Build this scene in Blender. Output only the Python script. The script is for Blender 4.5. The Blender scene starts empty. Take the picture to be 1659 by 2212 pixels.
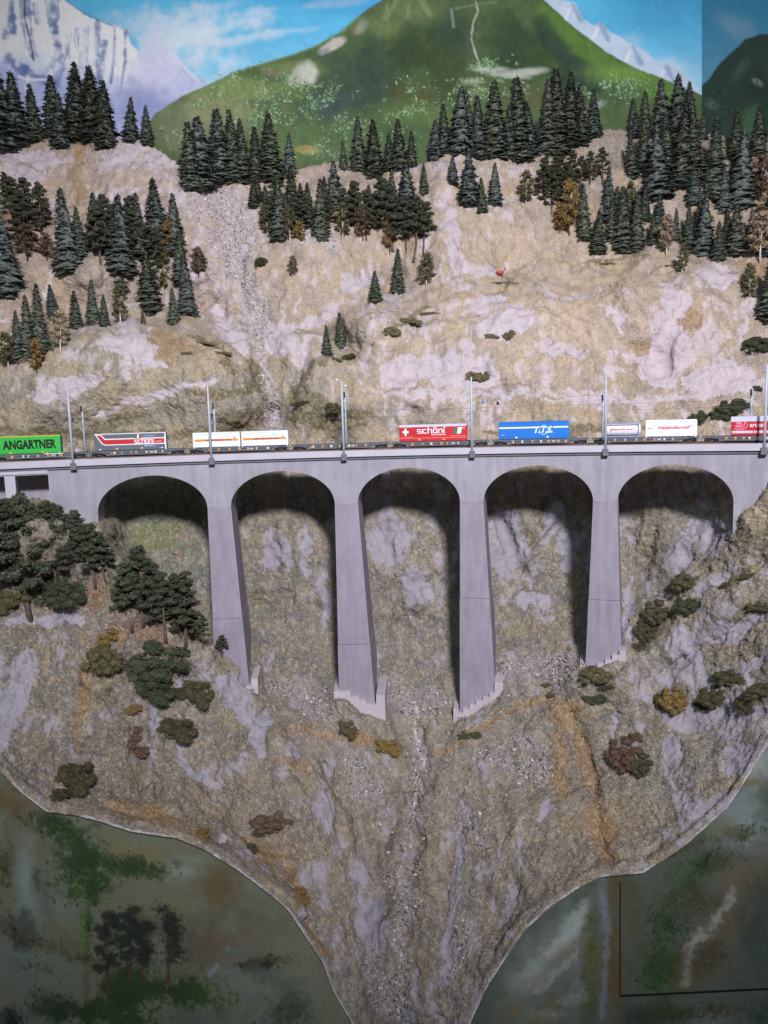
import bpy, bmesh, math, random
import numpy as np
from mathutils import Matrix, Vector
R = math.radians
sc = bpy.context.scene
col = sc.collection

# ------------------------------------------------------------------ camera
CAM_Z = 7.5
PITCH, ROLL, FPX = R(7.2), R(-1.61), 1664.0        # picture measured on a 1659 x 2212 grid
PW, PH = 1659.0, 2212.0
fw = np.array([0, math.cos(PITCH), -math.sin(PITCH)])
_r = np.array([1.0, 0, 0]); _u = np.array([0, math.sin(PITCH), math.cos(PITCH)])
rt = _r*math.cos(ROLL) + _u*math.sin(ROLL)
up = -_r*math.sin(ROLL) + _u*math.cos(ROLL)
cam = bpy.data.cameras.new('camera')
cam.sensor_fit = 'HORIZONTAL'; cam.sensor_width = 36.0; cam.lens = 36.0*FPX/PW
cam.clip_start = 0.05; cam.clip_end = 200
camo = bpy.data.objects.new('camera', cam); col.objects.link(camo)
m = Matrix.Identity(4)
for i in range(3):
    m[i][0] = rt[i]; m[i][1] = up[i]; m[i][2] = -fw[i]
m[2][3] = CAM_Z
camo.matrix_world = m
sc.camera = camo
sc.view_settings.view_transform = 'Standard'; sc.view_settings.look = 'None'
sc.view_settings.exposure = 0.0; sc.view_settings.gamma = 1.0
sc.view_settings.use_curve_mapping = False

# ------------------------------------------------------------------ light of the exhibition hall
w = bpy.data.worlds.new('World'); sc.world = w; w.use_nodes = True
bg = w.node_tree.nodes['Background']
bg.inputs[0].default_value = (0.80, 0.90, 1.0, 1); bg.inputs[1].default_value = 0.10
def aim(o, target):
    d = Vector(target) - o.location
    o.rotation_euler = d.to_track_quat('-Z', 'Y').to_euler()
def spot(name, loc, target, power, colr, size, blend, radius):
    l = bpy.data.lights.new(name, 'SPOT'); l.energy = power; l.color = colr
    l.spot_size = R(size); l.spot_blend = blend; l.shadow_soft_size = radius
    o = bpy.data.objects.new(name, l); col.objects.link(o); o.location = loc; aim(o, target)
    return o
spot('ceiling_spot_lamp', (2.6, -9.5, CAM_Z+9.6), (0.9, 11.0, CAM_Z+2.2), 27000, (0.99, 0.955, 1.0), 62, 1.0, 1.05)
spot('ceiling_fill_lamp', (-7.5, -6.0, CAM_Z+8.5), (-2.2, 10.0, CAM_Z-0.6), 1300, (0.66, 0.88, 1.0), 64, 1.0, 1.3)

# ------------------------------------------------------------------ helpers: projection, noise, colour
def ray(px, py):
    px = np.asarray(px, float); py = np.asarray(py, float)
    a = (px-PW/2)/FPX; b = -(py-PH/2)/FPX
    return fw + a[..., None]*rt + b[..., None]*up
def at(px, py, Y):
    d = ray(px, py); t = np.asarray(Y, float)/d[..., 1]
    p = d*t[..., None]; p[..., 2] += CAM_Z
    return p
_rs = np.random.RandomState(7)
_perm = _rs.permutation(256); _perm = np.concatenate([_perm, _perm, _perm])
_g3 = _rs.normal(size=(256, 3)); _g3 /= np.linalg.norm(_g3, axis=1)[:, None]
def pn(x, y, z):
    xi = np.floor(x).astype(int); yi = np.floor(y).astype(int); zi = np.floor(z).astype(int)
    xf, yf, zf = x-xi, y-yi, z-zi
    u, v, w_ = [t*t*t*(t*(t*6-15)+10) for t in (xf, yf, zf)]
    xi &= 255; yi &= 255; zi &= 255
    def g(a, b, c):
        h = _perm[_perm[_perm[xi+a]+yi+b]+zi+c]
        q = _g3[h]
        return q[..., 0]*(xf-a)+q[..., 1]*(yf-b)+q[..., 2]*(zf-c)
    def L(a, b, t): return a+(b-a)*t
    return L(L(L(g(0,0,0), g(1,0,0), u), L(g(0,1,0), g(1,1,0), u), v),
             L(L(g(0,0,1), g(1,0,1), u), L(g(0,1,1), g(1,1,1), u), v), w_)
def fbm(x, y, z, octv=4, off=0.0, gain=0.5):
    s = 0; a = 1; f = 1
    for i in range(octv):
        s = s+a*pn(x*f+off+i*17.3, y*f+off*1.7+i*5.1, z*f-off+i*9.7); a *= gain; f *= 2.03
    return s*1.5
def sstep(a, b, x):
    t = np.clip((x-a)/(b-a), 0, 1); return t*t*(3-2*t)
def S(r, g, b):
    def f(c):
        c = c/255.0
        return c/12.92 if c <= 0.04045 else ((c+0.055)/1.055)**2.4
    return np.array([f(r), f(g), f(b)])
def C4(c): return (float(c[0]), float(c[1]), float(c[2]), 1.0)

# ------------------------------------------------------------------ materials
def new_mat(name):
    m = bpy.data.materials.new(name); m.use_nodes = True
    nt = m.node_tree; return m, nt, nt.nodes['Principled BSDF']
def mat(name, c, rough=0.7, spec=0.3, var=0.12, scale=8.0, bump=0.0, bscale=60.0, bdist=0.01, objvar=0.0, metal=0.0):
    m, nt, b = new_mat(name)
    N, L = nt.nodes, nt.links
    b.inputs['Roughness'].default_value = rough
    b.inputs['Specular IOR Level'].default_value = spec
    b.inputs['Metallic'].default_value = metal
    tc = N.new('ShaderNodeTexCoord')
    no = N.new('ShaderNodeTexNoise'); no.inputs['Scale'].default_value = scale; no.inputs['Detail'].default_value = 5
    L.new(tc.outputs['Object'], no.inputs['Vector'])
    mr = N.new('ShaderNodeMapRange'); mr.inputs[1].default_value = .25; mr.inputs[2].default_value = .75
    mr.inputs[3].default_value = 1-var; mr.inputs[4].default_value = 1+var
    L.new(no.outputs['Fac'], mr.inputs[0])
    hs = N.new('ShaderNodeHueSaturation'); hs.inputs['Color'].default_value = C4(c)
    val = mr.outputs[0]
    if objvar:
        oi = N.new('ShaderNodeObjectInfo')
        m2 = N.new('ShaderNodeMapRange'); m2.inputs[3].default_value = 1-objvar; m2.inputs[4].default_value = 1+objvar
        L.new(oi.outputs['Random'], m2.inputs[0])
        mm = N.new('ShaderNodeMath'); mm.operation = 'MULTIPLY'
        L.new(val, mm.inputs[0]); L.new(m2.outputs[0], mm.inputs[1]); val = mm.outputs[0]
        m3 = N.new('ShaderNodeMapRange'); m3.inputs[3].default_value = .485; m3.inputs[4].default_value = .515
        mz = N.new('ShaderNodeMath'); mz.operation = 'FRACT'; mz2 = N.new('ShaderNodeMath'); mz2.operation = 'MULTIPLY'
        mz2.inputs[1].default_value = 7.13; L.new(oi.outputs['Random'], mz2.inputs[0]); L.new(mz2.outputs[0], mz.inputs[0])
        L.new(mz.outputs[0], m3.inputs[0]); L.new(m3.outputs[0], hs.inputs['Hue'])
    L.new(val, hs.inputs['Value'])
    L.new(hs.outputs[0], b.inputs['Base Color'])
    if bump:
        n2 = N.new('ShaderNodeTexNoise'); n2.inputs['Scale'].default_value = bscale; n2.inputs['Detail'].default_value = 4
        L.new(tc.outputs['Object'], n2.inputs['Vector'])
        bp = N.new('ShaderNodeBump'); bp.inputs['Strength'].default_value = bump; bp.inputs['Distance'].default_value = bdist
        L.new(n2.outputs['Fac'], bp.inputs['Height']); L.new(bp.outputs[0], b.inputs['Normal'])
    return m
def mat_col(name, rough=0.95, spec=0.1, var=0.15, scale=40.0, bump=0.0, bscale=70.0, bdist=0.02, stretch=(1,1,1), speck=False):
    """surface pigment from the point attribute Col, broken up by procedural noise"""
    m, nt, b = new_mat(name); N, L = nt.nodes, nt.links
    b.inputs['Roughness'].default_value = rough; b.inputs['Specular IOR Level'].default_value = spec
    a = N.new('ShaderNodeAttribute'); a.attribute_name = 'Col'
    tc = N.new('ShaderNodeTexCoord'); mp = N.new('ShaderNodeMapping'); mp.inputs['Scale'].default_value = stretch
    L.new(tc.outputs['Object'], mp.inputs[0])
    no = N.new('ShaderNodeTexNoise'); no.inputs['Scale'].default_value = scale; no.inputs['Detail'].default_value = 4
    L.new(mp.outputs[0], no.inputs['Vector'])
    mr = N.new('ShaderNodeMapRange'); mr.inputs[1].default_value = .25; mr.inputs[2].default_value = .75
    mr.inputs[3].default_value = 1-var; mr.inputs[4].default_value = 1+var
    L.new(no.outputs['Fac'], mr.inputs[0])
    hs = N.new('ShaderNodeHueSaturation'); L.new(a.outputs['Color'], hs.inputs['Color']); L.new(mr.outputs[0], hs.inputs['Value'])
    if speck:                                            # pale plaster and dark fibres showing through the turf (alpha = how grown over)
        src = hs.outputs[0]
        for sc_, lo, hi, cl, am, of in ((40.0, .53, .66, S(206,196,196), .42, 0.0), (34.0, .54, .70, S(98,90,76), .30, 9.0), (17.0, .50, .66, S(196,176,146), .5, 21.0)):
            mp2 = N.new('ShaderNodeMapping'); mp2.inputs['Location'].default_value = (of, of, of); mp2.inputs['Scale'].default_value = (1, 1, .75); L.new(tc.outputs['Object'], mp2.inputs[0])
            n3 = N.new('ShaderNodeTexNoise'); n3.inputs['Scale'].default_value = sc_; n3.inputs['Detail'].default_value = 6; n3.inputs['Roughness'].default_value = .62; L.new(mp2.outputs[0], n3.inputs['Vector'])
            m3 = N.new('ShaderNodeMapRange'); m3.inputs[1].default_value = lo; m3.inputs[2].default_value = hi; m3.inputs[3].default_value = 0; m3.inputs[4].default_value = am; L.new(n3.outputs['Fac'], m3.inputs[0])
            mu = N.new('ShaderNodeMath'); mu.operation = 'MULTIPLY'; L.new(m3.outputs[0], mu.inputs[0]); L.new(a.outputs['Alpha'], mu.inputs[1])
            mx = N.new('ShaderNodeMix'); mx.data_type = 'RGBA'; L.new(mu.outputs[0], mx.inputs['Factor']); L.new(src, mx.inputs[6]); mx.inputs[7].default_value = C4(cl); src = mx.outputs[2]
        L.new(src, b.inputs['Base Color'])
    else: L.new(hs.outputs[0], b.inputs['Base Color'])
    if bump:
        n2 = N.new('ShaderNodeTexNoise'); n2.inputs['Scale'].default_value = bscale; n2.inputs['Detail'].default_value = 5
        L.new(mp.outputs[0], n2.inputs['Vector'])
        bp = N.new('ShaderNodeBump'); bp.inputs['Strength'].default_value = bump; bp.inputs['Distance'].default_value = bdist
        L.new(n2.outputs['Fac'], bp.inputs['Height']); L.new(bp.outputs[0], b.inputs['Normal'])
    return m
def mat_wall(name, c, brick=True):
    """grey cast wall with faint moulded courses (relief only) and weather stains"""
    m, nt, b = new_mat(name); N, L = nt.nodes, nt.links
    b.inputs['Roughness'].default_value = .85; b.inputs['Specular IOR Level'].default_value = .2
    uv = N.new('ShaderNodeUVMap'); uv.uv_map = 'UVMap'
    tc = N.new('ShaderNodeTexCoord')
    no = N.new('ShaderNodeTexNoise'); no.inputs['Scale'].default_value = 2.6; no.inputs['Detail'].default_value = 6; no.inputs['Roughness'].default_value = .65
    L.new(tc.outputs['Object'], no.inputs['Vector'])
    mp = N.new('ShaderNodeMapping'); mp.inputs['Scale'].default_value = (9, 9, 1.3); L.new(tc.outputs['Object'], mp.inputs[0])
    n3 = N.new('ShaderNodeTexNoise'); n3.inputs['Scale'].default_value = 1.5; n3.inputs['Detail'].default_value = 5; L.new(mp.outputs[0], n3.inputs['Vector'])
    ad = N.new('ShaderNodeMath'); ad.operation = 'ADD'; L.new(no.outputs['Fac'], ad.inputs[0]); L.new(n3.outputs['Fac'], ad.inputs[1])
    mr = N.new('ShaderNodeMapRange'); mr.inputs[1].default_value = .6; mr.inputs[2].default_value = 1.4; mr.inputs[3].default_value = .76; mr.inputs[4].default_value = 1.2
    L.new(ad.outputs[0], mr.inputs[0])
    hs = N.new('ShaderNodeHueSaturation'); hs.inputs['Color'].default_value = C4(c); L.new(mr.outputs[0], hs.inputs['Value'])
    L.new(hs.outputs[0], b.inputs['Base Color'])
    br = N.new('ShaderNodeTexBrick'); br.inputs['Scale'].default_value = 1.0; br.inputs['Brick Width'].default_value = .055
    br.inputs['Row Height'].default_value = .021; br.inputs['Mortar Size'].default_value = .0028; br.inputs['Mortar Smooth'].default_value = .3
    br.inputs['Color1'].default_value = (1,1,1,1); br.inputs['Color2'].default_value = (.8,.8,.8,1); br.inputs['Mortar'].default_value = (0,0,0,1)
    L.new(uv.outputs[0], br.inputs['Vector'])
    n2 = N.new('ShaderNodeTexNoise'); n2.inputs['Scale'].default_value = 45; n2.inputs['Detail'].default_value = 4; L.new(tc.outputs['Object'], n2.inputs['Vector'])
    mx = N.new('ShaderNodeMath'); mx.operation = 'MULTIPLY_ADD'; mx.inputs[1].default_value = .55 if brick else .0
    L.new(br.outputs['Color'], mx.inputs[0]); L.new(n2.outputs['Fac'], mx.inputs[2])
    bp = N.new('ShaderNodeBump'); bp.inputs['Strength'].default_value = .6 if brick else .12; bp.inputs['Distance'].default_value = .006
    L.new(mx.outputs[0], bp.inputs['Height']); L.new(bp.outputs[0], b.inputs['Normal'])
    return m

# ------------------------------------------------------------------ object helpers
def tag(o, label=None, cat=None, group=None, kind=None):
    if label: o['label'] = label
    if cat: o['category'] = cat
    if group: o['group'] = group
    if kind: o['kind'] = kind
    return o
def link(name, me, material=None, parent=None):
    o = bpy.data.objects.new(name, me); col.objects.link(o)
    if material and not me.materials: me.materials.append(material)
    if parent: o.parent = parent
    return o
def empty(name, loc=(0,0,0), rz=0.0, scale=1.0):
    o = bpy.data.objects.new(name, None); o.empty_display_size = .05; col.objects.link(o)
    o.location = loc; o.rotation_euler = (0,0,rz); o.scale = (scale,)*3
    return o
def np_mesh(name, V, F, smooth=True, colr=None, uv=None):
    V = np.asarray(V, np.float32).reshape(-1, 3); F = np.asarray(F, np.int32)
    k = F.shape[1]
    me = bpy.data.meshes.new(name)
    me.vertices.add(len(V)); me.vertices.foreach_set('co', V.ravel())
    me.loops.add(F.size); me.loops.foreach_set('vertex_index', F.ravel())
    me.polygons.add(len(F)); me.polygons.foreach_set('loop_start', np.arange(len(F), dtype=np.int32)*k)
    me.update(calc_edges=True)
    me.polygons.foreach_set('use_smooth', np.full(len(F), smooth))
    if colr is not None:
        a = me.color_attributes.new('Col', 'FLOAT_COLOR', 'POINT')
        c4 = np.ones((len(V), 4), np.float32); c4[:, :colr.shape[-1]] = colr.reshape(-1, colr.shape[-1]); a.data.foreach_set('color', c4.ravel())
    if uv is not None:
        l = me.uv_layers.new(name='UVMap'); l.data.foreach_set('uv', np.asarray(uv, np.float32)[F.ravel()].ravel())
    return me
def grid_faces(nc, nr, flip=False):
    i, j = np.meshgrid(np.arange(nc-1), np.arange(nr-1), indexing='ij')
    a = (i*nr+j).ravel(); q = np.stack([a, a+1, a+1+nr, a+nr], 1)
    return q[:, ::-1] if flip else q
class MB:
    """collects boxes, tubes and prisms; build() makes ONE mesh"""
    def __init__(self): self.v = []; self.f = []
    def poly(self, vs, fs):
        n = len(self.v); self.v += [tuple(map(float, p)) for p in vs]; self.f += [tuple(i+n for i in f) for f in fs]; return self
    def box(self, x0, x1, y0, y1, z0, z1):
        return self.poly([(x0,y0,z0),(x1,y0,z0),(x1,y1,z0),(x0,y1,z0),(x0,y0,z1),(x1,y0,z1),(x1,y1,z1),(x0,y1,z1)],
            [(0,3,2,1),(4,5,6,7),(0,1,5,4),(1,2,6,5),(2,3,7,6),(3,0,4,7)])
    def prism(self, pts, y0, y1):                       # polygon in x-z (counter-clockwise from the front), pushed along y
        n = len(pts)
        vs = [(x, y0, z) for x, z in pts]+[(x, y1, z) for x, z in pts]
        fs = [tuple(range(n)), tuple(range(2*n-1, n-1, -1))]+[(i, i+n, (i+1) % n+n, (i+1) % n) for i in range(n)]
        return self.poly(vs, fs)
    def tube(self, pts, rad, seg=6, cap=True):
        pts = [Vector(p) for p in pts]; rr = rad if isinstance(rad, (list, tuple)) else [rad]*len(pts)
        vs = []; fs = []
        for i, p in enumerate(pts):
            d = (pts[min(i+1, len(pts)-1)]-pts[max(i-1, 0)]).normalized()
            a = d.orthogonal().normalized() if abs(d.z) < .95 else Vector((1,0,0)); b = d.cross(a).normalized(); a = b.cross(d)
            for k in range(seg):
                t = 2*math.pi*k/seg; vs.append(p+(a*math.cos(t)+b*math.sin(t))*rr[i])
        for i in range(len(pts)-1):
            for k in range(seg):
                q = (k+1) % seg; fs.append((i*seg+k, i*seg+q, (i+1)*seg+q, (i+1)*seg+k))
        if cap:
            fs.append(tuple(range(seg-1, -1, -1))); fs.append(tuple((len(pts)-1)*seg+k for k in range(seg)))
        return self.poly(vs, fs)
    def mesh(self, name, smooth=False):
        me = bpy.data.meshes.new(name); me.from_pydata(self.v, [], self.f); me.update()
        if smooth: me.polygons.foreach_set('use_smooth', [True]*len(me.polygons))
        return me
    def build(self, name, material, parent=None, bevel=0.0, smooth=False):
        me = self.mesh(name, smooth)
        if bevel:
            bm = bmesh.new(); bm.from_mesh(me)
            bmesh.ops.bevel(bm, geom=bm.edges[:], offset=bevel, segments=1, affect='EDGES'); bm.to_mesh(me); bm.free()
        return link(name, me, material, parent)

# ------------------------------------------------------------------ the line of the viaduct (a gentle curve)
X0, Y0, TH, K = 1.09, 9.34, R(-9.5), -0.0869
RAD = -1/K
CC = np.array([X0-math.sin(TH)/K, Y0+math.cos(TH)/K])
Z0 = CAM_Z-0.425                                        # top of the parapet
def B(s, n=0.0, z=0.0):                                 # s along, n towards the viewer, z above the parapet
    t = TH+K*np.asarray(s, float); r = RAD-np.asarray(n, float)
    return np.stack(np.broadcast_arrays(CC[0]-r*np.sin(t), CC[1]+r*np.cos(t), Z0+np.asarray(z, float)), -1)
def heading(s): return TH+K*s
def hit(px, py, n=0.0):
    d = ray(px, py); a = d[0]**2+d[1]**2; b = -2*(d[0]*CC[0]+d[1]*CC[1]); c = CC@CC-(RAD-n)**2
    t = (-b+math.sqrt(b*b-4*a*c))/(2*a); p = d*t
    v = (p[:2]-CC)/(RAD-n); ang = math.atan2(-v[0], v[1])
    return (ang-TH)/K, p[2]+CAM_Z-Z0, p[1]
def Yb(px): return hit(min(max(px, -500), 2150), 1050)[2]
BW = 0.66                                               # width of the viaduct

# ------------------------------------------------------------------ hillside
CREST = [(-240,300),(0,305),(60,292),(150,282),(230,298),(290,300),(340,322),(385,352),(400,392),(440,392),(520,384),(600,378),(660,358),(700,352),(740,352),(800,368),(880,352),(925,352),(960,322),(1000,322),(1100,335),(1180,320),(1280,288),(1330,286),(1420,284),(1520,280),(1600,296),(1659,300),(1900,300)]
EDGE = [(-240,1470),(-100,1590),(0,1668),(45,1711),(100,1754),(165,1763),(220,1776),(280,1796),(380,1811),(440,1836),(515,1881),(580,1931),(625,1971),(665,2031),(700,2086),(720,2141),(755,2201),(800,2300),(826,2350),(972,2350),(988,2290),(1020,2201),(1055,2126),(1130,2016),(1180,1966),(1245,1921),(1295,1896),(1390,1886),(1445,1851),(1480,1826),(1570,1746),(1659,1611),(1760,1510),(1900,1420)]
def curve(pts, x):
    a = np.array(pts, float); return np.interp(x, a[:, 0], a[:, 1])
BOARD_Y = 7.32
ctl = []
for px in (-240,-60,130,330,520,720,900,1100,1300,1500,1700,1900):
    ctl.append((px, 955, Yb(px)+1.9))
for px in (330,420,560,660,850,940,1110,1220,1380):
    b = Yb(px); ctl += [(px,1040,b+1.42),(px,1110,b+1.26),(px,1230,b+1.08)]
for px, py, o in [(600,1350,1.0),(690,1350,.95),(850,1350,1.0),(940,1350,.95),(1110,1330,.95),(1230,1330,.8),(420,1320,.9),
    (620,1450,.62),(690,1450,.6),(860,1470,.6),(940,1470,.55),(1150,1400,.6),(1150,1465,.2),(1210,1440,.3),(620,1495,.25),(690,1500,.1),(860,1535,.2),
    (1400,1100,1.15),(1470,1080,1.0),(1530,1130,.62),(1570,1070,.9),(1450,1200,.65),(1380,1280,.6),(1470,1260,.3),(1560,1210,.05),(1600,1120,-.06),(1659,1052,-.06),(1640,1078,-.09),(1690,1060,-.14),(1659,1120,-.2),(1620,1165,-.12),(1580,1160,.1),(1720,1005,-.06),(1800,985,-.06),(1900,975,-.06),(1800,1070,-.22),(1900,1060,-.25),(1720,1100,-.22),(1800,955,.9),(1900,948,.9),(1640,1010,.9),(1720,965,1.6),(1600,1050,.8),
    (550,1497,-.16),(735,1512,-.24),(780,1537,-.27),(830,1562,-.27),(905,1578,-.16),(980,1560,-.27),(1030,1532,-.27),(1085,1492,-.24),(1250,1467,-.22),(1310,1452,-.24),(1352,1425,-.2),
    (770,1470,.35),(1030,1470,.35),(1305,1400,.3),(490,1380,.5),(770,1300,.9),(1030,1300,.9),(1305,1250,.75),(770,1110,1.45),(1030,1110,1.45),(1305,1110,1.4),
    (50,1092,-.06),(105,1094,-.06),(160,1116,-.06),(215,1142,-.07),(260,1216,-.1),(320,1292,-.13),(380,1352,-.16),(440,1397,-.2),(480,1432,-.22),
    (260,1176,.8),(320,1250,.95),(380,1312,.95),(430,1358,.8),(105,1082,.3),(40,1084,.3),(40,1060,1.2),(100,1060,1.2),(160,1080,.8),(215,1104,1.1),(-100,1080,-.06),(-240,1070,-.06),(-100,1040,.5)]:
    ctl.append((px, py, Yb(px)+o))
ctl += [(0,1200,8.62),(0,1320,8.3),(0,1500,7.75),(-150,1300,8.2),(120,1250,8.75),(200,1330,8.72),(130,1400,8.35),(200,1550,8.0),(300,1430,8.8),(300,1600,8.1),(400,1450,9.0),(450,1520,8.9),(400,1650,8.25),(250,1700,7.75),(120,1640,7.7),
    (540,1560,9.0),(550,1680,8.55),(500,1790,7.95),(600,1780,8.2),(650,1900,7.85),(720,1700,8.6),(780,1610,9.0),(700,1570,9.15),(760,1850,8.1),(780,2050,7.65),
    (910,1640,8.95),(890,1800,8.45),(870,2000,7.95),(855,2200,7.6),(900,2345,7.45),(820,1950,7.9),(960,1900,8.15),(960,2050,7.75),
    (1000,1640,8.9),(1100,1560,9.0),(1090,1700,8.5),(1100,1850,7.95),(1060,1980,7.75),(1200,1520,8.9),(1220,1650,8.45),(1250,1800,7.8),(1330,1560,8.55),(1350,1700,8.0),(1400,1800,7.6),(1400,1450,8.75),(1480,1400,8.55),(1500,1550,8.1),(1520,1680,7.65),(1600,1300,8.2),(1600,1450,7.9),(1600,1580,7.6),(1659,1200,8.1),(1659,1400,7.75),(1659,1530,7.45),(1800,1150,7.8),(1800,1400,7.4),(1420,1330,9.0)]
for px, py in EDGE:
    if 826 <= px <= 972: continue
    ctl.append((px, py, BOARD_Y-.04))
ctl += [(100,890,10.75),(250,860,10.85),(300,790,11.05),(300,728,11.3),(330,688,12.6),(150,736,11.35),(150,702,12.5),(230,718,11.3),(470,765,11.45),(420,725,11.6),(440,690,12.9),(520,800,11.3),(520,880,11.0),(400,850,10.95),(0,800,11.2),(0,750,11.5),(0,600,12.3),(-200,600,12.2),(200,600,12.4),(330,600,12.9),(240,690,12.5),(200,450,13.3),(80,470,13.3),(330,470,13.3),(100,330,14.3),(0,320,14.3),(-240,310,14.2),(280,315,14.2),(380,365,13.9),(400,410,13.5),
    (520,420,13.9),(460,480,13.3),(500,560,13.15),(560,700,12.4),(580,800,11.9),(592,890,11.5),(430,600,12.7),(640,560,12.9),(660,640,12.5),(700,770,11.6),(660,820,11.3),(650,890,11.1),(740,850,11.1),(780,724,11.6),(740,738,12.9),(850,668,11.95),(850,640,13.15),
    (1000,700,11.7),(1100,640,11.95),(1200,640,11.95),(1100,592,13.1),(1250,582,13.0),(1350,577,12.95),(1350,620,11.9),(1500,585,11.95),(1510,556,12.9),(1659,640,11.6),(1659,560,12.4),(1460,740,11.15),(1380,760,11.45),(1560,760,11.3),(1200,780,11.25),(1040,800,11.3),(880,800,11.5),(900,870,11.0),(1200,860,11.0),(1500,850,10.95),(1659,830,10.8),(1800,700,11.3),(1850,500,12.6),
    (900,500,13.2),(970,520,12.8),(930,440,13.6),(960,375,13.9),(960,335,14.5),(1100,450,13.5),(1300,450,13.4),(1280,300,14.9),(1100,345,14.5),(1420,300,14.7),(1500,400,13.6),(1520,290,14.7),(1659,320,14.2),(1659,450,13.2),(1900,320,14.0),(700,365,14.7),(800,378,14.6),(600,400,14.3),(640,450,13.7),(720,520,13.2),(850,440,13.8)]
ctl += [(px+(-190 if px < 0 else 190), py, y_) for px, py, y_ in list(ctl) if px <= -200 or px >= 1850]
ctl = np.array(ctl, float)
def rbf_fit(P, V, c=14.0):
    d = np.sqrt(((P[:, None]-P[None])**2).sum(-1)+c*c); n = len(P)
    A = np.zeros((n+3, n+3)); A[:n, :n] = d+np.eye(n)*-1.5; A[:n, n] = 1; A[:n, n+1:] = P/1000; A[n, :n] = 1; A[n+1:, :n] = (P/1000).T
    return np.linalg.solve(A, np.concatenate([V, np.zeros(3)]))
def rbf_eval(P, wts, x, y, c=14.0):
    out = wts[-3]+wts[-2]*x/1000+wts[-1]*y/1000
    for i in range(len(P)):
        out = out+wts[i]*np.sqrt((x-P[i, 0])**2+(y-P[i, 1])**2+c*c)
    return out
NC, NR = 790, 600
GX0, GX1 = -420.0, 2080.0
gx = np.linspace(GX0, GX1, NC)
t = np.linspace(0, 1, NR)
cr, ed = curve(CREST, gx), curve(EDGE, gx)
cr = cr+6*fbm(gx/60, gx*0+3.3, gx*0, 3)
GX = np.repeat(gx[:, None], NR, 1); GY = cr[:, None]+(ed-cr)[:, None]*t[None]
wts = rbf_fit(ctl[:, :2], ctl[:, 2])
GD = rbf_eval(ctl[:, :2], wts, GX, GY)
def seg_dist(x, y, pts):
    best = np.full(x.shape, 1e9)
    for (x0, y0), (x1, y1) in zip(pts[:-1], pts[1:]):
        dx, dy = x1-x0, y1-y0; q = np.clip(((x-x0)*dx+(y-y0)*dy)/(dx*dx+dy*dy), 0, 1)
        best = np.minimum(best, np.hypot(x-x0-q*dx, y-y0-q*dy))
    return best
for pts, wd, dep in [([(480,400),(500,560),(560,720),(590,900)],34,.22), ([(905,1585),(900,1700),(872,1850),(862,2050),(855,2330)],36,.22),
    ([(655,790),(625,850),(605,900)],20,.2), ([(1238,1540),(1285,1700),(1315,1870)],16,.08), ([(470,650),(500,740),(560,820)],14,.14),
    ([(960,480),(985,600)],16,.1), ([(1500,640),(1440,720),(1420,800)],22,.12), ([(1300,1500),(1440,1330)],16,.1), ([(1450,1440),(1650,1330)],14,.08),
    ([(1360,640),(1390,820)],24,-.10), ([(1210,520),(1160,640)],20,-.08), ([(700,1650),(760,1850)],22,.1), ([(240,1500),(330,1700)],20,.12), ([(1000,1720),(960,2050)],16,.07),
    ([(600,1600),(640,1760)],20,-.1), ([(1080,1120),(1120,1230)],12,.12), ([(1200,1100),(1140,1220)],14,-.12), ([(610,1130),(640,1300)],18,-.1),([(850,1120),(900,1300)],20,-.12)]:
    GD = GD+dep*np.exp(-(seg_dist(GX, GY, pts)/wd)**2)
kb = (1-sstep(4, 46, ed[:, None]-GY))*(1-sstep(740, 815, GX)*sstep(1060, 985, GX)); GD = GD*(1-kb)+(BOARD_Y-.05)*kb
P0 = at(GX, GY, GD)
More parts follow.
